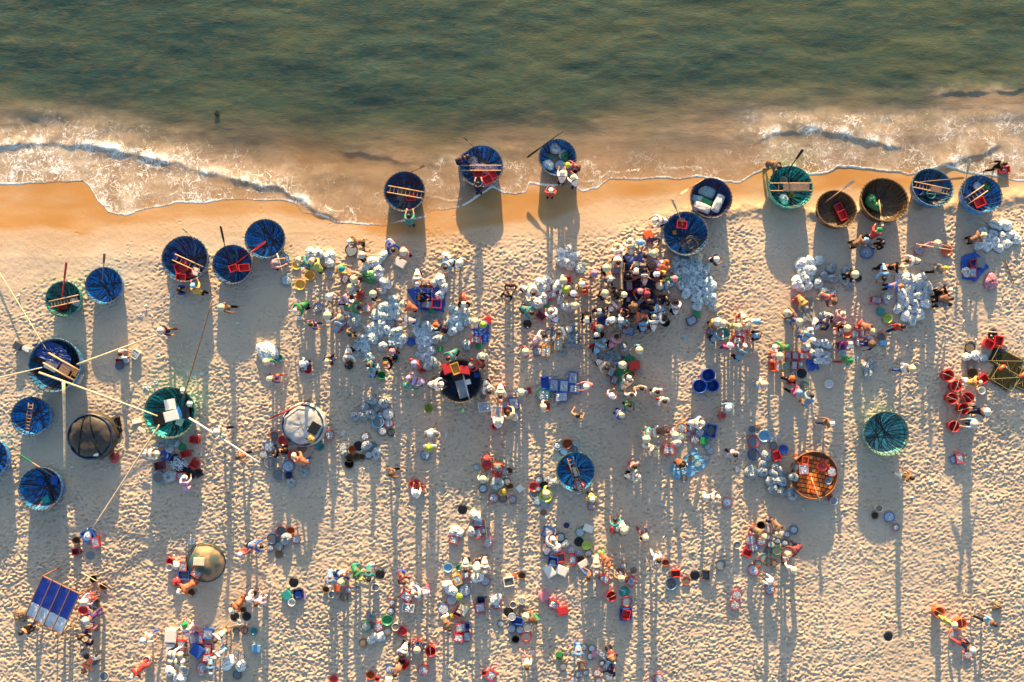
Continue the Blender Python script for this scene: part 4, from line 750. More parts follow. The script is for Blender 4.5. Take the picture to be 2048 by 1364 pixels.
# ---------------------------------------------------------------- people
POSES = {
 's': dict(pel=(0,0,.90), spi=(0,0,1.10), che=(.01,0,1.30), nec=(.02,0,1.45), hed=(.05,0,1.57), sho=(0,.165,1.36), elb=(.04,.285,1.12), wri=(.22,.27,.97), hip=(0,.085,.86), kne=(.03,.10,.48), ank=(-.01,.10,.08), toe=(.13,.115,.04)),
 's2': dict(pel=(0,0,.90), spi=(.01,0,1.10), che=(.03,0,1.30), nec=(.05,0,1.44), hed=(.10,0,1.55), sho=(.02,.165,1.35), elb=(.15,.28,1.14), wri=(.38,.16,1.08), hip=(0,.085,.86), kne=(.03,.11,.48), ank=(-.03,.12,.08), toe=(.11,.14,.04)),
 'r': dict(pel=(-.08,0,.90), spi=(-.02,0,1.08), che=(.06,0,1.27), nec=(.13,0,1.40), hed=(.20,0,1.50), sho=(.08,.165,1.32), elb=(.28,.21,1.15), wri=(.52,.17,1.05), hip=(-.08,.085,.86), kne=(-.02,.10,.47), ank=(-.12,.11,.08), toe=(.02,.12,.04)),
 'b': dict(pel=(-.25,0,.86), spi=(-.10,0,.99), che=(.12,0,1.06), nec=(.29,0,1.05), hed=(.41,0,1.03), sho=(.15,.165,1.05), elb=(.30,.27,.82), wri=(.50,.20,.62), hip=(-.24,.085,.83), kne=(-.10,.12,.46), ank=(-.17,.12,.08), toe=(-.03,.14,.04)),
 'b2': dict(pel=(-.20,0,.74), spi=(-.09,0,.87), che=(.10,0,.96), nec=(.25,0,.98), hed=(.36,0,.98), sho=(.13,.165,.95), elb=(.32,.29,.72), wri=(.52,.18,.54), hip=(-.20,.09,.71), kne=(.04,.15,.42), ank=(-.15,.14,.08), toe=(-.01,.16,.04)),
 'q': dict(pel=(-.13,0,.27), spi=(-.10,0,.44), che=(.0,0,.62), nec=(.07,0,.76), hed=(.13,0,.87), sho=(.01,.165,.67), elb=(.20,.21,.50), wri=(.38,.12,.40), hip=(-.11,.09,.26), kne=(.25,.17,.47), ank=(.03,.15,.08), toe=(.17,.17,.04)),
 'c': dict(pel=(0,0,.90), spi=(0,0,1.10), che=(.01,0,1.30), nec=(.02,0,1.45), hed=(.05,0,1.57), sho=(0,.165,1.36), elb=(.06,.36,1.22), wri=(.12,.56,1.30), hip=(0,.085,.86), kne=(.03,.10,.48), ank=(-.01,.10,.08), toe=(.13,.115,.04)),
 'w': dict(pel=(0,0,.89), spi=(.01,0,1.09), che=(.03,0,1.29), nec=(.05,0,1.44), hed=(.08,0,1.56), sho=(.02,.165,1.35), elb=(.05,.22,1.09), wri=(.16,.20,.90), hip=(0,.085,.86), kne=(.03,.10,.48), ank=(-.01,.10,.08), toe=(.13,.115,.04)),
}
def joints(p):
    J = {}
    for k, v in POSES[p].items():
        if k in ('pel','spi','che','nec','hed'): J[k] = Vector(v)
        else: J[k+'L'] = Vector(v); J[k+'R'] = Vector((v[0], -v[1], v[2]))
    if p == 'w':
        J['kneL'] = Vector((.22,.09,.50)); J['ankL'] = Vector((.27,.09,.09)); J['toeL'] = Vector((.41,.10,.06)); J['kneR'] = Vector((.0,-.09,.47)); J['ankR'] = Vector((-.27,-.09,.16)); J['toeR'] = Vector((-.16,-.10,.05))
        J['elbL'] = Vector((-.14,.22,1.12)); J['wriL'] = Vector((-.20,.22,.90)); J['elbR'] = Vector((.12,-.22,1.12)); J['wriR'] = Vector((.32,-.20,.98))
    return J
def skinned(name, V, Ed, Rad, mat, levels=1):
    me = bpy.data.meshes.new(name); me.from_pydata([tuple(v) for v in V], Ed, []); o = bpy.data.objects.new(name, me); COL.objects.link(o)
    sk = o.modifiers.new('skin', 'SKIN'); sk.use_smooth_shade = True
    for i, r in enumerate(Rad):
        sv = me.skin_vertices[0].data[i]; sv.radius = r if hasattr(r, '__len__') else (r, r); sv.use_root = (i == 0)
    ss = o.modifiers.new('sub', 'SUBSURF'); ss.levels = levels; ss.render_levels = levels
    dg = bpy.context.evaluated_depsgraph_get(); e = o.evaluated_get(dg); out = bpy.data.meshes.new_from_object(e); out.name = name
    bpy.data.objects.remove(o); bpy.data.meshes.remove(me)
    out.materials.clear(); out.materials.append(mat); out.polygons.foreach_set('use_smooth', [True]*len(out.polygons)); return out
def body_meshes(p):
    J = joints(p); V = []; E = []; Rd = []; ix = {}
    def a(k, pos, r, par=None):
        ix[k] = len(V); V.append(Vector(pos)); Rd.append(r)
        if par is not None: E.append((ix[par], ix[k]))
    a('pel', J['pel'], .115); a('spi', J['spi'], .11, 'pel'); a('che', J['che'], .125, 'spi'); a('nec', J['nec'], .055, 'che')
    hd = J['hed']; up = (hd-J['nec']).normalized(); fwd = Vector((1,0,0)); fwd = (fwd-up*fwd.dot(up)).normalized() if abs(up.x) < .9 else Vector((.35,0,-1)).normalized()
    a('jaw', hd-up*.055+fwd*.015, .078, 'nec'); a('hed', hd+up*.01, .098, 'jaw'); a('top', hd+up*.075, .072, 'hed'); a('nose', hd-up*.02+fwd*.118, .014, 'jaw')
    for s in 'LR':
        sg = 1 if s == 'L' else -1
        a('ear'+s, hd+Vector((0, sg*.10, 0)), .016, 'jaw')
        a('sho'+s, J['sho'+s], .062, 'che'); a('elb'+s, J['elb'+s], .042, 'sho'+s); a('wri'+s, J['wri'+s], .029, 'elb'+s)
        d = (J['wri'+s]-J['elb'+s]).normalized(); side = Vector((0, sg, 0)); side = (side-d*side.dot(d)).normalized(); nrm = d.cross(side)
        a('palm'+s, J['wri'+s]+d*.07, (.034,.022), 'wri'+s)
        for i, (o_, L) in enumerate(((-.03,.07),(-.01,.085),(.011,.08),(.03,.065))):
            k0 = J['wri'+s]+d*.105+side*o_; a('k%d%s' % (i, s), k0, .011, 'palm'+s); a('f%d%s' % (i, s), k0+d*L*.8-nrm*sg*L*.45, .008, 'k%d%s' % (i, s))
        a('th'+s, J['wri'+s]+d*.07-side*.05, .011, 'palm'+s); a('tt'+s, J['wri'+s]+d*.115-side*.06, .008, 'th'+s)
        a('hip'+s, J['hip'+s], .088, 'pel'); a('kne'+s, J['kne'+s], .058, 'hip'+s); a('ank'+s, J['ank'+s], .038, 'kne'+s); a('toe'+s, J['toe'+s], .035, 'ank'+s)
    body = skinned('body_'+p, V, E, Rd, M_SKIN, 1)
    V, E, Rd, ix = [], [], [], {}
    lo = J['pel'].lerp(J['spi'], .15); a('spi', J['spi'], (.128,.128)); a('lo', lo, .135, 'spi'); a('hem', J['pel'].lerp(J['spi'], -.25), .138, 'lo'); a('che', J['che'], .138, 'spi'); a('col', J['che'].lerp(J['nec'], .62), .085, 'che')
    for s in 'LR':
        a('sho'+s, J['sho'+s], .078, 'che'); a('elb'+s, J['elb'+s], .055, 'sho'+s); a('cuf'+s, J['elb'+s].lerp(J['wri'+s], .55), .046, 'elb'+s)
    shirt = skinned('shirt_'+p, V, E, Rd, M_CLOTH, 1)
    V, E, Rd, ix = [], [], [], {}
    a('pel', J['pel'], .125); a('wst', J['pel'].lerp(J['spi'], .35), .135, 'pel')
    for s in 'LR':
        a('hip'+s, J['hip'+s], .102, 'pel'); a('kne'+s, J['kne'+s], .072, 'hip'+s); a('cuf'+s, J['kne'+s].lerp(J['ank'+s], .82), .066, 'kne'+s)
    pants = skinned('trousers_'+p, V, E, Rd, M_CLOTH, 1)
    pitch = math.atan2(up.x, up.z); pitch = min(pitch, 1.0)*.55
    eyes = MB()
    for sg in (-1, 1):
        c = hd+fwd*.088+Vector((0, sg*.036, 0))+up*.012; eyes.add([c+Vector(v)*.014 for v in [(1,0,0),(-1,0,0),(0,1,0),(0,-1,0),(0,0,1),(0,0,-1)]], [(0,2,4),(2,1,4),(1,3,4),(3,0,4),(2,0,5),(1,2,5),(3,1,5),(0,3,5)])
    return dict(body=body, shirt=shirt, pants=pants, eyes=eyes.mesh('eyes_'+p, M_HAIR), hed=hd, pitch=pitch, up=up)
PM = {p: body_meshes(p) for p in POSES}
def hat_meshes():
    con = MB().lathe([(.002,.135),(.06,.098),(.12,.05),(.185,.0),(.19,-.008),(.18,-.004),(.12,.042),(.05,.088),(.002,.12)], 28, wob=lambda a, j: 1+.012*math.sin(5*a)).mesh('conical_hat', M_STRAW, True)
    buc = MB().lathe([(.002,.10),(.06,.098),(.092,.075),(.104,.01),(.112,-.012),(.150,-.045),(.153,-.05),(.11,-.022)], 24, wob=lambda a, j: 1+.04*math.sin(3*a+j)*(j > 4)).mesh('brim_hat', M_CLOTH, True)
    cap = MB().lathe([(.002,.10),(.06,.095),(.098,.06),(.11,.0),(.104,-.01)], 18)
    v = []
    for i in range(9):
        a = R(-60+15*i); v += [(.105*math.cos(a), .105*math.sin(a), .005), (.19*math.cos(a)+.0, .15*math.sin(a), -.012)]
    cap.add(v, [(2*i, 2*i+1, 2*i+3, 2*i+2) for i in range(8)]); cap = cap.mesh('peaked_cap', M_CLOTH, True)
    hair = MB().lathe([(.002,.108),(.055,.10),(.095,.066),(.112,.01),(.108,-.06),(.085,-.10)], 18, wob=lambda a, j: (1+.03*math.sin(7*a+j))*(1 if j < 3 or abs(a-math.pi) < 2.0 else .86)).mesh('hair', M_HAIR, True)
    return dict(c=con, b=buc, k=cap, n=hair)
HATS = hat_meshes(); HATNAME = dict(c='conical_hat', b='brim_hat', k='cap', n='hair')
POSEW = dict(s='standing', r='reaching', b='bending', q='crouching', w='walking', c='carrying a pole')
SKINS = [(176,120,90),(150,100,74),(190,136,104),(132,88,66)]
def person(x, y, p, d, ht, hc, sc, pc):
    var = p
    if p in ('s', 'b') and random.random() < .45: var = p+'2'
    A = PM[var]; k = random.uniform(.89, .99); hz = A['hed'].z*k+.06
    fz = floor_at(x, y, True) if False else ground_at(x, y).z
    for _ in range(2):
        P = px(x, y, fz+hz); a = R(d); base = Vector((P.x-k*(A['hed'].x*math.cos(a)), P.y-k*(A['hed'].x*math.sin(a)), 0)); fz = gz(base.x, base.y)
    root = empty('person', (base.x, base.y, fz-.012), a, k); skin = tone(*random.choice(SKINS))
    bd = ob('body', A['body'], root, skin); ob('eyes', A['eyes'], bd, tone(20,16,14))
    if not (sc == 'E'): ob('shirt', A['shirt'], root, cloth(sc, .16))
    ob('trousers', A['pants'], root, cloth(pc, .18))
    up = A['up']; off = {'c': .085, 'b': .05, 'k': .03, 'n': .005}[ht]; h = A['hed']+up*off
    hs = (1.0*random.uniform(.96, 1.08)) if ht == 'c' else random.uniform(1.0, 1.1)
    hcol = col(hc, .08) if ht != 'n' else tone(*{'K': (26,22,22), 'H': (70,48,36), 'C': (150,120,90), 'W': (190,186,180)}.get(hc, (30,26,24)))
    ob(HATNAME[ht], HATS[ht], root, hcol, loc=h, rot=(random.uniform(-.06, .06), A['pitch']+random.uniform(-.06, .06), 0), scale=hs)
    hn = {'c': ('conical hat' if hc == 'C' else NAME[hc]+' conical hat'), 'b': NAME[hc]+' brimmed hat', 'k': NAME[hc]+' cap', 'n': 'bare head'}[ht]
    sn = 'shirtless person' if sc == 'E' else 'person in '+NAME[sc]+' top'
    thing(root, (sn+' and '+hn if ht != 'n' else sn, POSEW[p]), 'person', x, y, 'people at the beach fish market')
for rec in PEOPLE.replace('\n', '|').split('|'):
    q = rec.split()
    if len(q) == 8: person(float(q[0]), float(q[1]), q[2], float(q[3]), q[4], q[5], q[6], q[7])

# ---------------------------------------------------------------- tubs, baskets, crates, fish
def fish_shape(L, w, h, seed=0):
    v = [(L*.5,0,0)]+[(L*.2, w*.5*c, h*.5*s+h*.1) for c, s in ((1,0),(0,1),(-1,0),(0,-1))]+[(-L*.2, w*.38*c, h*.38*s+h*.05) for c, s in ((1,0),(0,1),(-1,0),(0,-1))]+[(-L*.38,0,0), (-L*.52, w*.45, 0), (-L*.52, -w*.45, 0)]
    f = [(0,1,2),(0,2,3),(0,3,4),(0,4,1)]+[(1+k, 5+k, 5+(k+1)%4, 1+(k+1)%4) for k in range(4)]+[(5,9,6),(6,9,7),(7,9,8),(8,9,5),(9,10,11)]
    return v, f
def fish_pile(kind, round_, seed):
    rg = random.Random(seed); m = MB(); n, L = (90, .25) if kind == 'f' else (54, .44)
    for i in range(n):
        if round_:
            a = rg.uniform(0, 6.28); r = math.sqrt(rg.random())*(.78 if kind == 'f' else .52); x, y = r*math.cos(a), r*math.sin(a); z = .12*(1-r*r)
        else: x, y = rg.uniform(-.78, .78)*(1 if kind == 'f' else .62), rg.uniform(-.78, .78); z = rg.uniform(0, .05)
        th = rg.uniform(0, 6.28) if kind == 'f' else (rg.gauss(.25, .28) if not round_ else rg.gauss(.6, .4))+(math.pi if rg.random() < .3 else 0)
        l = L*rg.uniform(.8, 1.2); v, f = fish_shape(l, l*.24, l*.2); c, s = math.cos(th), math.sin(th); tl = rg.uniform(-.15, .15)
        m.add([(x+a_*c-b_*s, y+a_*s+b_*c, z+e+a_*tl+.03) for a_, b_, e in v], f)
    me = m.mesh('fish_pile', M_FISH); return me
FP = {(k, r): [fish_pile(k, r, 10*i+(k == 'f')*3+r) for i in range(3)] for k in 'fF' for r in (True, False)}
def tub(name, prof, n, mat, handles=None):
    m = MB().lathe(prof, n); return m.mesh(name, mat, True)
T_BASIN = tub('basin', [(.002,0),(.70,0),(.74,.03),(.93,.46),(1.0,.47),(1.005,.50),(.92,.505),(.885,.47),(.70,.07),(.002,.06)], 28, M_PLASTIC)
T_BUCKET = tub('bucket', [(.002,0),(.74,0),(.77,.04),(.96,1.42),(1.0,1.43),(1.0,1.52),(.93,1.525),(.90,1.46),(.73,.09),(.002,.08)], 26, M_PLASTIC)
T_BARREL = tub('barrel', [(.002,0),(.80,0),(.84,.05),(1.0,.8),(.97,1.5),(1.0,1.52),(1.0,1.60),(.92,1.605),(.90,1.5),(.92,.8),(.78,.1),(.002,.08)], 28, M_PLASTIC)
T_BASKET = tub('basket', [(.002,0),(.62,0),(.70,.06),(.94,.56),(1.0,.58),(1.02,.64),(.96,.66),(.90,.60),(.66,.12),(.002,.09)], 24, M_WOVEN)
T_LID = tub('lid', [(.002,.16),(.82,.15),(.90,.12),(1.0,.05),(1.0,0),(.94,0),(.86,.08),(.002,.10)], 26, M_PLASTIC)
DISC = MB(); DISC.add([(math.cos(2*math.pi*k/24), math.sin(2*math.pi*k/24), 0) for k in range(24)], [tuple(range(24))]); DISC = DISC.mesh('liquid_surface', M_LIQUID); RECT = mesh('pale_bed', [(-1,-1,0),(1,-1,0),(1,1,0),(-1,1,0)], [(0,1,2,3)], M_LIQUID)
PALE = [(168,184,200),(150,168,186),(182,192,202),(136,152,168)]  # tones of a pale layer added under the fish to brighten the contents
def handle_mesh():
    m = MB(); m.tube([Vector((math.cos(a)*.98, 0, 1.46+math.sin(a)*.30)) for a in np.linspace(.0, math.pi, 11)], .03, 5); return m.mesh('bail_handle', M_METAL)
HANDLE = handle_mesh()
def crate_mesh():
    m = MB(); t = .05
    o0 = [(-.90,-.90,0),(.90,-.90,0),(.90,.90,0),(-.90,.90,0)]; o1 = [(-.98,-.98,.92),(.98,-.98,.92),(.98,.98,.92),(-.98,.98,.92)]; o2 = [(-1.04,-1.04,.93),(1.04,-1.04,.93),(1.04,1.04,.93),(-1.04,1.04,.93)]
    o3 = [(a*1.0, b*1.0, 1.0) for a, b, _ in o2]; i1 = [(-.88,-.86,1.0),(.88,-.86,1.0),(.88,.86,1.0),(-.88,.86,1.0)]; i0 = [(-.80,-.78,.10),(.80,-.78,.10),(.80,.78,.10),(-.80,.78,.10)]
    v = o0+o1+o2+o3+i1+i0; f = [(3,2,1,0)]
    for L in range(5):
        for k in range(4): f.append((L*4+k, L*4+(k+1)%4, (L+1)*4+(k+1)%4, (L+1)*4+k))
    f.append((20,21,22,23)); m.add(v, f)
    return m.mesh('crate', M_PLASTIC)
CRATE = crate_mesh()
def ribs_mesh():
    m = MB()
    for k in np.linspace(-.75, .75, 6):
        for sg in (-1, 1): m.box((k, sg*.985, .45), (.07, .06, .80)); m.box((sg*.985, k, .45), (.06, .07, .80))
    return m.mesh('crate_ribs', M_PLASTIC)
CRIBS = ribs_mesh()
CLID = MB(); CLID.box((0,0,1.03), (2.1,2.1,.06)); CLID.box((0,0,1.075), (1.75,1.75,.04)); CLID = CLID.mesh('crate_lid', M_PLASTIC)
def foam_mesh():
    m = MB(); v = []
    for s, z in ((.90,0),(1.0,.74)): v += [(-s,-s,z),(s,-s,z),(s,s,z),(-s,s,z)]
    return m.add(v, [(3,2,1,0),(4,5,6,7)]+[(k,(k+1)%4,4+(k+1)%4,4+k) for k in range(4)]).mesh('cool_box', M_FOAMBOX)
FOAM = foam_mesh()
FLID = MB(); FLID.box((0,0,.80), (2.12,2.12,.12)); FLID.box((0,0,.885), (1.8,1.8,.05)); FLID = FLID.mesh('box_lid', M_FOAMBOX)
GEN = []
def where(x, y): return floor_at(x, y)
GRP = dict(R='plastic basins on the sand', K='woven baskets on the sand', L='round lids and trays on the sand', U='plastic buckets on the sand', A='blue barrels', C='plastic fish crates', X='lidded boxes')
CON = dict(e='empty', f='of small fish', F='of long fish', w='of water', l='lidded')
placed = []
for rec in ITEMS.replace('\n', '|').split('|'):
    q = rec.split(); zx = None
    if not q: continue
    if q[-1][0] == '@': zx = float(q.pop()[1:])
    ty, x, y = q[0], float(q[1]), float(q[2])
    if ty in 'RKLUA':
        d, ck, cn = float(q[3]), q[4], q[5]; hrel = dict(R=.5, K=.64, L=.16, U=1.5, A=1.6)[ty]; rm = d/2/(FPX/CAMH); z0 = where(x, y)
        for px_, py_, pr, pt in placed:
            if math.hypot(x-px_, y-py_) < pr*.45: z0 = max(z0, pt)
        P = px(x, y, z0+rm*hrel); nm = dict(R='plastic_basin', K='woven_basket', L='round_lid', U='plastic_bucket', A='plastic_barrel')[ty]
        root = empty(nm, (P.x, P.y, z0-.008), random.uniform(0, 6.28), rm)
        if ty not in 'LU': root.rotation_euler = (random.uniform(-.05, .05), random.uniform(-.05, .05), random.uniform(0, 6.28))
        sh = ob('shell', dict(R=T_BASIN, K=T_BASKET, L=T_LID, U=T_BUCKET, A=T_BARREL)[ty], root, col(ck, .10))
        lv = dict(R=.45, K=.58, L=0, U=1.42, A=1.0)[ty]
        if cn in 'fF': ob('pale_bed', DISC, root, tone(*random.choice(PALE)), loc=(0, 0, lv-.01), scale=.87)
        if cn in 'fF': ob('fish', random.choice(FP[(cn, True)]), root, tone(*random.choice([(235,240,245),(200,210,225),(225,225,220)])), loc=(0, 0, lv), scale=(.95,.95,.9), kind='stuff')
        if cn == 'w': ob('contents', DISC, root, random.choice([tone(104,114,124), tone(128,114,98), tone(130,142,150), tone(88,94,100)]), loc=(0, 0, lv), scale=.84)
        if ty == 'U' and rm > .2: ob('handle', HANDLE, sh, tone(200,190,170))
        placed.append((x, y, d/2, z0+rm*.18))
        w = dict(R='basin', K='woven basket', L='round lid', U='bucket', A='barrel')[ty]
        size = 'small ' if d < 13.5 else ('large ' if d > 22.5 else '')
        desc = f"{size}{NAME[ck]} {w}" if cn in 'el' or ty in 'LA' else f"{size}{NAME[ck]} {w} {CON[cn]}"
        thing(root, (desc, ''), w.split()[-1], x, y, GRP[ty])
    else:
        w_, h_, an, ck, cn = float(q[3]), float(q[4]), float(q[5]), q[6], q[7]; k = CAMH/FPX; z0 = where(x, y)
        for px_, py_, pr, pt in placed:
            if math.hypot(x-px_, y-py_) < pr*.5: z0 = max(z0, pt)
        if zx is not None: z0 = ground_at(x, y).z+zx
        hz = .22 if ty == 'C' else min(.32, .55*min(w_, h_)*k); hz *= 1 if min(w_, h_) > 9 else .6
        P = px(x, y, z0+hz); root = empty('plastic_crate' if ty == 'C' else 'lidded_box', (P.x, P.y, z0-.006), R(an)); s = (w_*k/2*.97, h_*k/2*.97, hz)
        if ty == 'C':
            sh = ob('shell', CRATE, root, col(ck, .10), scale=s); ob('side_ribs', CRIBS, sh, sh.color, kind='stuff')
            if cn in 'fF':
                ob('pale_bed', RECT, root, tone(*random.choice(PALE)), loc=(0, 0, hz*.9), scale=(s[0]*.86, s[1]*.84, 1)); big = w_ >= h_; ob('fish', random.choice(FP[(cn, False)]), root, tone(*random.choice([(235,240,245),(200,212,228)])), loc=(0, 0, hz*.93), rot=(0, 0, 0 if big else math.pi/2), scale=(max(w_, h_)*k/2*.93, min(w_, h_)*k/2*.93, .22), kind='stuff')
            if cn == 'w': ob('contents', DISC, root, tone(80,88,96), loc=(0, 0, hz*.7), scale=(s[0]*.8, s[1]*.8, 1))
            if cn == 'l': ob('lid', CLID, root, col(ck, .06), scale=s)
            desc = f"{NAME[ck]} {'lidded crate' if cn == 'l' else 'crate'}"+('' if cn in 'el' else ' '+CON[cn])
        else:
            ob('shell', FOAM, root, col(ck, .06), scale=(s[0], s[1], hz)); ob('lid', FLID, root, col(ck, .05), scale=(s[0], s[1], hz)); desc = f"{'small ' if max(w_, h_) < 13 else ''}{NAME[ck]} lidded box"
        placed.append((x, y, min(w_, h_)/2, z0+.09)); thing(root, (desc, ''), 'crate' if ty == 'C' else 'box', x, y, GRP[ty])

# ---------------------------------------------------------------- sacks of fish
def sack_mesh(seed):
    rg = random.Random(seed); n, m = 22, 11; ph = [rg.uniform(0, 6.28) for _ in range(8)]; v = []; f = []
    for i in range(m+1):
        u = i/m; th = math.pi*u
        for k in range(n):
            a = 2*math.pi*k/n; w = 1+.10*math.sin(2*a+ph[0])+.07*math.sin(3*a+ph[1]+2*u)+.05*math.sin(5*a+ph[2]+5*u)+.03*math.sin(9*a+ph[3])*(1-u)+rg.uniform(-.03, .03)
            r = math.sin(th)**.72*w; z = -math.cos(th)*.5*(1 if u > .5 else .72)+.36; r *= (1 if u < .6 else 1-.25*(u-.6)/.4)
            if u > .82: z += .10*math.sin(5*a+ph[4])*(u-.82)/.18
            v.append((r*math.cos(a), r*math.sin(a), max(z, 0)))
    for i in range(m):
        for k in range(n): f.append((i*n+k, i*n+(k+1)%n, (i+1)*n+(k+1)%n, (i+1)*n+k))
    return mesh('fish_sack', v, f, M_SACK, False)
def knot_mesh(seed):
    rg = random.Random(seed); prof = [(.10,-.10),(.07,.02),(.05,.06),(.10,.14),(.24,.24),(.22,.25),(.06,.10)]
    return MB().lathe(prof, 14, wob=lambda a, j: 1+(.28*math.sin(4*a+seed)+.15*math.sin(7*a))*(j > 2)).mesh('sack_neck', M_SACK, True)
SM = [sack_mesh(i) for i in range(6)]; KM = [knot_mesh(i) for i in range(3)]
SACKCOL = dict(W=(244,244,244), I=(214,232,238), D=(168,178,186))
HEAPW = {'top':('white fish sack','yellow basins'),'pole':('white fish sack seaward of','blue mat with red crates'),'long':('pale blue fish sack','long sack heap'),'middle':('pale blue fish sack','middle sack heap'),'small':('pale blue fish sack','small sack heap'),
 'shore':('white fish sack','small white sack pile'),'crate':('white fish sack','white sacks on sand'),'big':('pale blue fish sack','biggest sack heap')}
def sack(x, y, sz, color, desc, group, label=None, name='fish_sack', shared=None):
    rm = sz/2/(FPX/CAMH)*1.2; z0 = where(x, y); asp = random.uniform(.78, 1.28); rm *= random.uniform(.85, 1.15); P = px(x, y, z0+rm*.45)
    root = empty(name, (P.x, P.y, z0-.02), random.uniform(0, 6.28)); root.scale = (rm*asp, rm/asp, min(rm, .28)*random.uniform(1.1, 1.5))
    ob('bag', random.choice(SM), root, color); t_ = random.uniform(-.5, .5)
    ob('tied_neck', random.choice(KM), root, color, loc=(.25*math.sin(t_*3), t_*.5, .72), rot=(t_, random.uniform(-.7, .7), 0), scale=random.uniform(.8, 1.3))
    thing(root, desc, 'sack', x, y, group, label)
HEAPLABEL = {'top':'lumpy white sack near the yellow basins','pole':'lumpy white sack behind the blue mat','long':'pale fish sack in the long heap','middle':'pale fish sack in the narrow heap behind the dark boat',
 'small':'pale fish sack in the small heap','shore':'white sack in the pile by the cyan basin','crate':'white sack in the ring left of the crowd','big':'pale fish sack in the biggest heap','clear':'clear sack beside the two yellow crates',
 'sheet':'grey sack around the green sheet','heap':'white sack in the curved row','grey':'shaded grey sack','net':'netted pale sack among the right hats','lone':'grey sack in the lone trio','oval':'white tied sack in the oval heap',
 'edge':'white sack in the far right heap','green':'clear sack before the green lamp boat','orange':'clear sack in the spill left of the orange boat'}
SCAT = dict(tub='clear plastic sack', grey2='grey plastic sack', tent='white plastic sack', boat='white plastic sack')
HEAPS = {}; ROWS = ['first','second','third','fourth','fifth','sixth','seventh','eighth','ninth','tenth']
for line in SACKS.strip().split('\n'):
    q = line.split('|'); ck, hk = q[0].split()
    for rec in q[1:]:
        x, y, sz = map(float, rec.split()); j = random.uniform(.88, 1.06)
        c_ = tone(*[min(255, c*j) for c in SACKCOL[ck]])
        if hk in SCAT: sack(x, y, sz, c_, (SCAT[hk], ''), 'loose plastic sacks')
        else: HEAPS.setdefault(hk, []).append((y, x, sz, c_))
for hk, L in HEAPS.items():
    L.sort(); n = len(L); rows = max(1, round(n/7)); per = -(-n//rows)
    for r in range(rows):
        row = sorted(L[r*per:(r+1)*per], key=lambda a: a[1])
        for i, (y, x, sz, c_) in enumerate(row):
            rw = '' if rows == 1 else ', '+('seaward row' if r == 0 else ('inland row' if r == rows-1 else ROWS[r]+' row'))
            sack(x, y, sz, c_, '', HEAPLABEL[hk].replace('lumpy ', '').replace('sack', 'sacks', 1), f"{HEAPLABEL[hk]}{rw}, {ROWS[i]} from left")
def pillow_mesh(seed):
    rg = random.Random(seed); n = 13; v = []; f = []
    for top in (1, 0):
        for i in range(n):
            for k in range(n):
                u, w = i/(n-1)*2-1, k/(n-1)*2-1; q = max(0, (1-u**4))*max(0, (1-w**4)); z = .10+.42*math.sqrt(q)+.07*math.sin(4*u+seed)*q+rg.uniform(-.04, .04)*q
                v.append((u*(1-.08*w*w), w*(1-.10*u*u), z if top else .02))
    for i in range(n-1):
        for k in range(n-1):
            a = i*n+k; f += [(a, a+n, a+n+1, a+1), (a+n*n, a+1+n*n, a+n+1+n*n, a+n+n*n)]
    for k in range(n-1):
        for a, b in ((k, k+1), ((n-1)*n+k+1, (n-1)*n+k)): f.append((a, b, b+n*n, a+n*n))
        for a, b in (((k+1)*n, k*n), (k*n+n-1, (k+1)*n+n-1)): f.append((a, b, b+n*n, a+n*n))
    return mesh('flat_sack', v, f, M_TARP, True)
PL = [pillow_mesh(i) for i in range(3)]
for i, (x, y, w, h, a, ck, lab) in enumerate(FLATSACKS):
    k = CAMH/FPX; z0 = where(x, y)+.04+.06*i; p = px(x, y, z0+.1); o = ob('flat_sack', PL[i % 3], None, col(ck, .04), loc=(p.x, p.y, z0), rot=(0, 0, R(a)), scale=(w*k/2, h*k/2, .22)); thing(o, '', 'sack', x, y, 'flat sacks in the navy boat', lab)
def crumple_mesh(seed):
    rg = random.Random(seed); n = 7; v = []; f = []
    for i in range(n):
        for k in range(n):
            u, w = i/(n-1)*2-1, k/(n-1)*2-1; e = 1-.35*max(abs(u), abs(w))*rg.random(); v.append((u*e+rg.uniform(-.1, .1), w*.7*e+rg.uniform(-.1, .1), .05+rg.uniform(0, .28)*(1-.5*(abs(u)+abs(w))/2)))
    for i in range(n-1):
        for k in range(n-1): f.append((i*n+k, (i+1)*n+k, (i+1)*n+k+1, i*n+k+1))
    return mesh('crumpled_bag', v, f, M_TARP)
CM = [crumple_mesh(i) for i in range(4)]
for rec in SINGLES.replace('\n', '|').split('|'):
    q = rec.split()
    if not q: continue
    if q[0] == 'G': sack(float(q[1]), float(q[2]), float(q[3]), col(q[4], .08), (NAME[q[4]]+' cloth bag', ''), 'coloured bags', None, 'cloth_bag')
    else:
        x, y, sz = map(float, q[1:4]); g = ground_at(x, y); rm = sz/2*CAMH/FPX; o = ob('plastic_bag', random.choice(CM), None, tone(*random.choice([(210,216,218),(170,184,196),(196,200,200)])), loc=(g.x, g.y, g.z+.01), rot=(0, 0, random.uniform(0, 6.28)), scale=(rm, rm, rm*.9))
        thing(o, ('crumpled empty plastic bag', ''), 'bag', x, y, 'empty plastic bags')

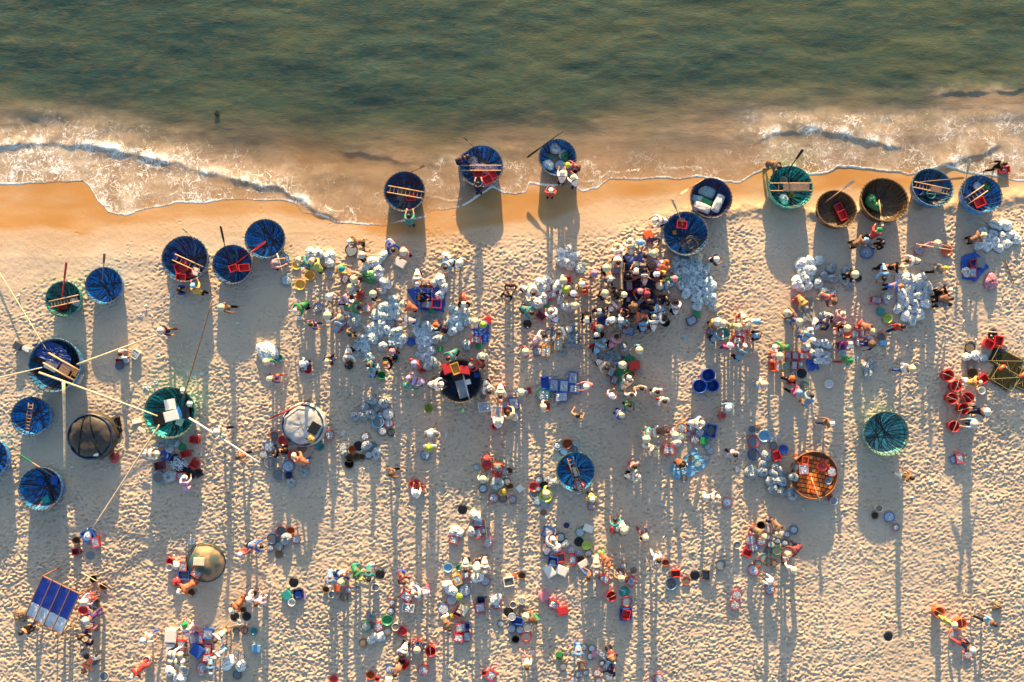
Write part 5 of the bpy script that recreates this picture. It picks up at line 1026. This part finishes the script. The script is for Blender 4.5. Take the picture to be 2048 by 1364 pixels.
# ---------------------------------------------------------------- poles, paddles, ladders, sheets
for (x1, y1, z1, x2, y2, z2, r, nm, ck, lab) in POLES:
    a = px(x1, y1, z1); b = px(x2, y2, z2); L = (b-a).length; n = max(3, int(L/.5)); sag = -.01*L
    pts = [a.lerp(b, i/n)+Vector((0, 0, sag*math.sin(math.pi*i/n))) for i in range(n+1)]
    m = MB().tube([p-a for p in pts], [r*(1-.35*i/n)*(1.06 if i % 2 else 1) for i in range(n+1)], 8).mesh(nm, M_BAMBOO, True)
    o = ob(nm, m, None, col(ck, .08) if ck != 'C' else tone(214,190,160), loc=a); thing(o, '', 'pole', (x1+x2)/2, (y1+y2)/2, None, lab)
for (x1, y1, z1, x2, y2, z2, ck, lab) in PADDLES:
    a = px(x1, y1, z1); b = px(x2, y2, z2); d = (b-a); L = d.length; root = empty('paddle', a); root.rotation_mode = 'QUATERNION'; root.rotation_quaternion = Vector((1, 0, 0)).rotation_difference(d.normalized())
    ob('shaft', MB().tube([(0,0,0), (L*.35,0,0), (L*.7,0,0)], [.024,.026,.022], 7).mesh('shaft', M_BAMBOO, True), root, tone(176,140,110) if ck not in 'KRH' else col(ck, .1))
    bl = MB().add([(L*.62,-.03,.015),(L*.72,-.055,.015),(L*.97,-.06,.012),(L,-.03,.01),(L,.03,.01),(L*.97,.06,.012),(L*.72,.055,.015),(L*.62,.03,.015)]+[(L*.62,-.03,-.015),(L*.72,-.055,-.015),(L*.97,-.06,-.012),(L,-.03,-.01),(L,.03,-.01),(L*.97,.06,-.012),(L*.72,.055,-.015),(L*.62,.03,-.015)],
        [tuple(range(8)), tuple(reversed(range(8, 16)))]+[(i, i+8, (i+1)%8+8, (i+1)%8) for i in range(8)])
    ob('blade', bl.mesh('blade', M_BAMBOO), root, col(ck, .08) if ck != 'C' else tone(200,176,146)); thing(root, '', 'paddle', (x1+x2)/2, (y1+y2)/2, None, lab)
for (x1, y1, x2, y2, w, n, solid, ph) in LADDERS:
    zb = ground_at((x1+x2)/2, (y1+y2)/2).z+.74; big = ph.startswith('large'); zb = zb+.18 if big else zb+(.1 if solid else .02); a = px(x1, y1, zb); b = px(x2, y2, zb); d = b-a; L = d.length; ww = w*CAMH/FPX/2
    root = empty('bamboo_ladder', a, math.atan2(d.y, d.x))
    for s in (-1, 1): ob('rail', MB().tube([(0,0,0),(L*.5,0,.012),(L,0,0)], .026 if not big else .045, 7).mesh('rail', M_BAMBOO, True), root, tone(198,160,120) if 'bright' not in ph and 'standing' not in ph else tone(110,84,64), loc=(0, s*ww, 0))
    rm_ = MB().tube([(0,-ww,0),(0,ww,0)], .016, 6).mesh('rung', M_BAMBOO)
    for i in range(n): ob('rung', rm_, root, tone(168,128,92), loc=(L*(i+.7)/(n+.4), 0, .0))
    if solid:
        sl = MB().box((0,0,0), (L*(.62 if 'bench' in ph else .3), ww*.42, .02)).mesh('slat', M_BAMBOO)
        for k in range(4): ob('slat', sl, root, tone(150-6*k,122-5*k,100), loc=(L*.62, (-.72+.48*k)*ww, .03))
    thing(root, '', 'ladder', (x1+x2)/2, (y1+y2)/2, None, 'bamboo ladder laid across the '+ph)
def sheet(P, ck, seed, z=.02, amp=.035):
    pts = [ground_at(*p)+Vector((0, 0, z)) for p in P]; c = sum(pts, Vector())/len(pts); n = len(pts); sub = 7; ring = []; rg = random.Random(seed)
    for i in range(n):
        for k in range(sub): ring.append(pts[i].lerp(pts[(i+1)%n], k/sub)+Vector((rg.uniform(-.04, .04), rg.uniform(-.04, .04), 0)))
    v = [c+Vector((0,0,amp))]; m = len(ring); f = []
    for j in range(1, 7):
        for p in ring: q = c.lerp(p, j/6); v.append(q+Vector((0, 0, rg.uniform(-.2, 1)*amp)))
    for i in range(m): f.append((0, 1+i, 1+(i+1)%m))
    for j in range(5):
        for i in range(m): f.append((1+j*m+i, 1+(j+1)*m+i, 1+(j+1)*m+(i+1)%m, 1+j*m+(i+1)%m))
    return mesh('sheet', [p-c for p in v], f, M_TARP), c
for i, (P, ck, nm, lab) in enumerate(MATS):
    me, c = sheet(P, ck, i, .03); o = ob(nm, me, None, col(ck, .05), loc=c); thing(o, '', 'sheet', sum(p[0] for p in P)/len(P), sum(p[1] for p in P)/len(P), None, lab)
g = ground_at(359, 927); rg = random.Random(5); m = MB()
for i in range(110):
    a = rg.uniform(0, 6.28); r = math.sqrt(rg.random()); l = rg.uniform(.14, .2); v, f = fish_shape(l, l*.22, l*.16); th = rg.uniform(0, 6.28); c, s = math.cos(th), math.sin(th)
    m.add([(r*.40*math.cos(a)+p*c-q*s, r*.34*math.sin(a)+p*s+q*c, .07*(1-r)+e+.06) for p, q, e in v], f)
o = ob('spilled_fish', m.mesh('spilled_fish', M_FISH), None, tone(240,244,250), loc=g, kind='stuff'); o['label'] = 'heap of small silver fish spread on the black net'; o['category'] = 'fish'

# ---------------------------------------------------------------- shelter, cages, boat gear
def shelter():
    H = 1.55; C = [px(86,1152,H), px(160,1188,H), px(123,1269,H-.25), px(51,1231,H-.25)]; o0 = sum(C, Vector())/4; root = empty('tarpaulin_shelter', (o0.x, o0.y, gz(o0.x, o0.y)))
    def P(u, v): return (C[0].lerp(C[1], u)).lerp(C[3].lerp(C[2], u), v)
    rg = random.Random(2)
    for nm, v0, v1, cc in (('blue_tarpaulin', 0, .66, tone(48,76,176)), ('pale_tarpaulin', .66, 1.0, tone(222,232,240))):
        n = 18; m = max(4, int(18*(v1-v0))); V = []; F = []
        for j in range(m+1):
            for i in range(n+1): p = P(i/n, v0+(v1-v0)*j/m); V.append(p-root.location+Vector((0, 0, rg.uniform(-.02, .025)-.06*math.sin(math.pi*((i/n*4) % 1)))))
        for j in range(m):
            for i in range(n): F.append((j*(n+1)+i, j*(n+1)+i+1, (j+1)*(n+1)+i+1, (j+1)*(n+1)+i))
        ob(nm, mesh(nm, V, F, M_TARP, True), root, cc)
    for u in (0, .25, .5, .75, 1): ob('batten', MB().tube([P(u, -.02)-root.location+Vector((0,0,.03)), P(u, .5)-root.location+Vector((0,0,.03)), P(u, 1.02)-root.location+Vector((0,0,.03))], .026, 6).mesh('batten', M_BAMBOO), root, tone(150,104,76))
    for v in (0, 1): ob('crossbar', MB().tube([P(-.02, v)-root.location, P(1.02, v)-root.location], .03, 6).mesh('crossbar', M_BAMBOO), root, tone(150,104,76))
    for u, v in ((0,0),(1,0),(0,1),(1,1)):
        t_ = P(u, v)-root.location; ob('post', MB().tube([t_, (t_.x, t_.y, -.1)], .035, 7).mesh('post', M_BAMBOO), root, tone(130,96,70))
    thing(root, '', 'shelter', 105, 1210, None, 'tilted shelter roof of blue and white tarpaulin with thin battens')
shelter()
def cages():
    labs = ['upper netted cage frame at far right edge','lower tilted netted cage frame at far right','rightmost netted cage frame cut by frame edge']
    for i, (x, y, w, h, a, z) in enumerate(((2018,722,66,34,-28,.0),(2008,756,48,34,-32,.02),(2050,760,34,40,-25,.0))):
        k = CAMH/FPX; p = px(x, y, .35); root = empty('fish_cage', (p.x, p.y, gz(p.x, p.y)+z), R(a)); W_, D_, H_ = w*k, h*k, .42; V = [Vector((sx*W_/2, sy*D_/2, z_)) for sx in (-1,1) for sy in (-1,1) for z_ in (0.02, H_)]
        for q, (i0, i1) in enumerate(((0,2),(0,4),(2,6),(4,6),(1,3),(1,5),(3,7),(5,7),(0,1),(2,3),(4,5),(6,7),(1,7))): ob('bar', MB().tube([V[i0], V[i1]], .018, 6).mesh('bar', M_BAMBOO), root, tone(118,112,80))
        net = MB()
        for u in np.linspace(-.5, .5, 12): net.tube([(u*W_, -D_/2, H_-.03-.05*math.cos(3*u)), (u*W_, D_/2, H_-.03)], .007, 3)
        for u in np.linspace(-.5, .5, 9): net.tube([(-W_/2, u*D_, H_-.03), (W_/2, u*D_, H_-.03)], .007, 3)
        ob('netting', net.mesh('netting', M_CLOTH), root, tone(64,70,48), kind='stuff')
        for q in range(2): ob('inner_frame', MB().tube([(W_*(-.2+.4*q), -D_/2, H_*.5), (W_*(-.2+.4*q), D_/2, H_), (W_*(-.35+.4*q), 0, .03), (W_*(-.2+.4*q), -D_/2, H_*.5)], .016, 5).mesh('inner_frame', M_BAMBOO), root, tone(130,122,86))
        ob('net_floor', MB().box((0,0,.03), (W_*.95, D_*.92, .03)).mesh('net_floor', M_CLOTH), root, random.choice([tone(48,48,36), tone(58,54,38)]))
        thing(root, '', 'cage', x, y, None, labs[i])
    for i, (x, y) in enumerate(((2004,735),(2046,750))):
        p = px(x, y, .5); o = ob('net_float', MB().lathe([(.002,-.09),(.09,-.06),(.13,0),(.09,.06),(.002,.09)], 14).mesh('net_float', M_PLASTIC, True), None, tone(226,90,40), loc=p, scale=(1.5,.8,1), rot=(0,0,.6)); thing(o, '', 'float', x, y, None, ['orange float resting on the left cage frame','orange float at the right frame edge on a cage'][i])
cages()
# engine deck and lamps of the poled boats
def gear():
    def boxy(nm, x, y, w, h, zz, hz, an, cc, cat, lab, mat=M_METAL):
        k = CAMH/FPX; p = px(x, y, zz+hz); root = empty(nm, (p.x, p.y, zz), R(an)); bm = MB().box((0,0,hz*.42), (w*k, h*k, hz*.84)); ob('case', bm.mesh(nm, mat), root, cc)
        ob('cover', MB().box((0,0,hz*.92), (w*k*1.05, h*k*1.05, hz*.14)).mesh('cover', mat), root, tuple(min(1, c*1.25) for c in cc)); thing(root, '', cat, x, y, None, lab)
    boxy('engine', 128, 745, 24, 17, .55, .35, -28, tone(36,32,34), 'engine', 'black engine on the deck of the large poled boat')
    boxy('deck_board', 103, 729, 24, 22, .62, .09, -28, tone(206,196,186), 'board', 'pale deck board in the large poled boat', M_BAMBOO)
    boxy('deck_board', 78, 718, 22, 18, .55, .06, -10, tone(58,52,50), 'board', 'dark board at upper left of the large poled boat', M_BAMBOO)
    boxy('slatted_bench', 146, 742, 18, 16, .74, .08, -28, tone(132,110,84), 'bench', 'slatted bench at the right rim of the poled boat', M_BAMBOO)
    boxy('lamp_box', 157, 758, 7, 18, .74, .2, -25, tone(150,150,156), 'lamp', 'grey lamp box at the right rim of the poled boat')
    boxy('lamp_box', 33, 692, 13, 14, .1, .3, -25, tone(60,66,76), 'lamp', 'dark lamp box on sand left of the poled boat')
    boxy('lamp_box', 51, 698, 15, 7, .1, .2, -25, tone(200,204,212), 'lamp', 'pale lamp box on sand left of the poled boat')
    boxy('reflector_panel', 273, 842, 18, 9, .1, .08, 12, tone(226,222,212), 'panel', 'white panel on sand left of the lamp boat', M_FOAMBOX)
    boxy('reflector_panel', 283, 860, 16, 6, .6, .06, -35, tone(206,196,180), 'panel', 'pale reflector panel at the lamp boat rim', M_FOAMBOX)
    boxy('deck_board', 318, 838, 22, 24, .45, .1, 10, tone(70,48,40), 'board', 'brown deck board in the green lamp boat', M_BAMBOO)
    boxy('engine', 371, 825, 14, 22, .5, .3, 5, tone(40,40,44), 'engine', 'black engine at the right of the green lamp boat')
    boxy('folded_sheet', 357, 824, 9, 20, .75, .06, 20, tone(20,110,200), 'sheet', 'blue sheet folded over the white cool box', M_TARP)
    boxy('deck_board', 912, 750, 17, 30, .5, .06, 25, tone(46,42,46), 'board', 'dark board in the dark market boat', M_BAMBOO)
    boxy('deck_board', 924, 778, 18, 34, .5, .07, 15, tone(140,144,150), 'board', 'grey sheeted board in the dark market boat', M_TARP)
    boxy('gear_bag', 628, 857, 18, 22, .78, .16, -30, tone(34,40,46), 'bag', 'dark gear bag on the grey sheeted boat', M_CLOTH)
    boxy('gear_bag', 620, 868, 10, 24, .76, .12, -38, tone(58,64,70), 'bag', 'long grey roll on the grey sheeted boat', M_CLOTH)
    for i, (x, y) in enumerate(((365,782),(378,808))):
        p = px(x, y, 1.05); root = empty('lamp', (p.x, p.y, .72)); ob('stem', MB().tube([(0,0,-.1),(0,0,.26)], .015, 6).mesh('stem', M_METAL), root, tone(120,110,100))
        ob('shade', MB().lathe([(.03,.36),(.06,.34),(.15,.24),(.14,.235),(.04,.32)], 18).mesh('shade', M_METAL, True), root, col('W')); ob('bulb', MB().lathe([(.002,.13),(.05,.16),(.06,.21),(.03,.27),(.002,.28)], 12).mesh('bulb', M_FOAMBOX, True), root, col('W')); thing(root, '', 'lamp', x, y, None, ['white lamp on the seaward rim of the green boat','white lamp at right of the green boat deck'][i])
    me, c = sheet([(92,712),(84,690),(108,681),(140,690),(158,715),(160,742),(150,735)], 'B', 77, .74, .06); o = ob('tarpaulin', me, None, tone(14,56,130), loc=c+Vector((0,0,.02))); thing(o, '', 'sheet', 130, 705, None, 'dark blue sheet over half the large poled boat')
    # coiled rope in the rope boat
    z0 = where(1378, 488); c = px(1382, 488, z0+.12); pts = []
    for i in range(150):
        a = i*.42; r = .30+.13*math.sin(i*.13)+.04*math.sin(i*1.7); pts.append(c+Vector((r*math.cos(a)+.18*math.sin(i*.05), r*.75*math.sin(a)+.05*math.sin(i*.21), .10+.05*math.sin(i*.9)+.14*r)))
    o = ob('coiled_rope', MB().tube([p-c for p in pts], .014, 5).mesh('rope', M_CLOTH), None, tone(120,110,100), loc=c); thing(o, '', 'rope', 1382, 488, None, 'loose grey rope coil in the blue rope boat')
    p = px(434, 227, SEA+.05); m = MB(); rg = random.Random(3)
    for i in range(26): a = rg.uniform(0, 6.28); m.tube([(rg.uniform(-.06,.06), rg.uniform(-.06,.06), 0), (.17*math.cos(a), .17*math.sin(a), rg.uniform(-.02,.06))], [.05,.02], 5)
    o = ob('seaweed_clump', m.mesh('seaweed', M_CLOTH), None, tone(46,58,50), loc=p, kind='stuff', scale=.75); o['label'] = 'dark seaweed clump drifting in the green sea'; o['category'] = 'seaweed'
gear()

rg = random.Random(12); m = MB()
for i in range(170):
    x, y = rg.uniform(20, 2030), rg.uniform(560, 1350); g = ground_at(x, y); a = rg.uniform(0, 6.28); l, w = rg.uniform(.04, .13), rg.uniform(.02, .06); c, s = math.cos(a), math.sin(a)
    m.add([(g.x+u*c-v*s, g.y+u*s+v*c, g.z+.03+h) for u, v, h in ((-l,-w,0),(l,-w*.6,.03),(l*.8,w,.01),(-l*.7,w*.8,.04),(0,0,.06))], [(0,1,4),(1,2,4),(2,3,4),(3,0,4)])
o = ob('litter', m.mesh('litter', M_FOAMBOX), None, tone(206,206,200), kind='stuff'); o['label'] = 'small pale scraps of litter scattered over the sand'; o['category'] = 'litter'
# ---------------------------------------------------------------- labels: say which one
MARKS = [(x, y, 'the '+ph) for x, y, d, k, t_, ph in BOATS]+[(x, y, 'the '+ph) for x, y, ph in LANDMARKS]
ORD = ['first','second','third','fourth','fifth','sixth','seventh','eighth','ninth','tenth','eleventh','twelfth']
def relation(x, y):
    best = min(MARKS, key=lambda m: math.hypot(x-m[0], y-m[1])); dx, dy = x-best[0], y-best[1]; d = math.hypot(dx, dy)
    if d < 16: return 'amid '+best[2]
    return ('right of ' if dx > 0 else 'left of ')+best[2] if abs(dx) > abs(dy) else ('inland of ' if dy > 0 else 'seaward of ')+best[2]
pend = {}
for (o, desc, cat, x, y, grp, label) in THINGS:
    if label: o['label'] = label; continue
    d, p = desc; rel = relation(x, y); full = f"{d} {p} {rel}".replace('  ', ' ')
    if len(full.split()) > 16: full = f"{d} {rel}"
    pend.setdefault(full, []).append((x, y, o, d, rel))
for full, L in pend.items():
    if len(L) == 1: L[0][2]['label'] = ' '.join(full.split()[:16]); continue
    spanx = max(a[0] for a in L)-min(a[0] for a in L); spany = max(a[1] for a in L)-min(a[1] for a in L); horiz = spanx >= spany
    L.sort(key=lambda a: a[0] if horiz else a[1]); n = len(L); base = full if len(full.split()) <= 13 else f"{L[0][3]} {L[0][4]}"
    for i, a in enumerate(L):
        if n == 2: tail = ('left one' if i == 0 else 'right one') if horiz else ('seaward one' if i == 0 else 'inland one')
        else: tail = f"{ORD[min(i, 11)]} from {'left' if horiz else 'sea'}"
        a[2]['label'] = ' '.join((base+', '+tail).split()[:16])
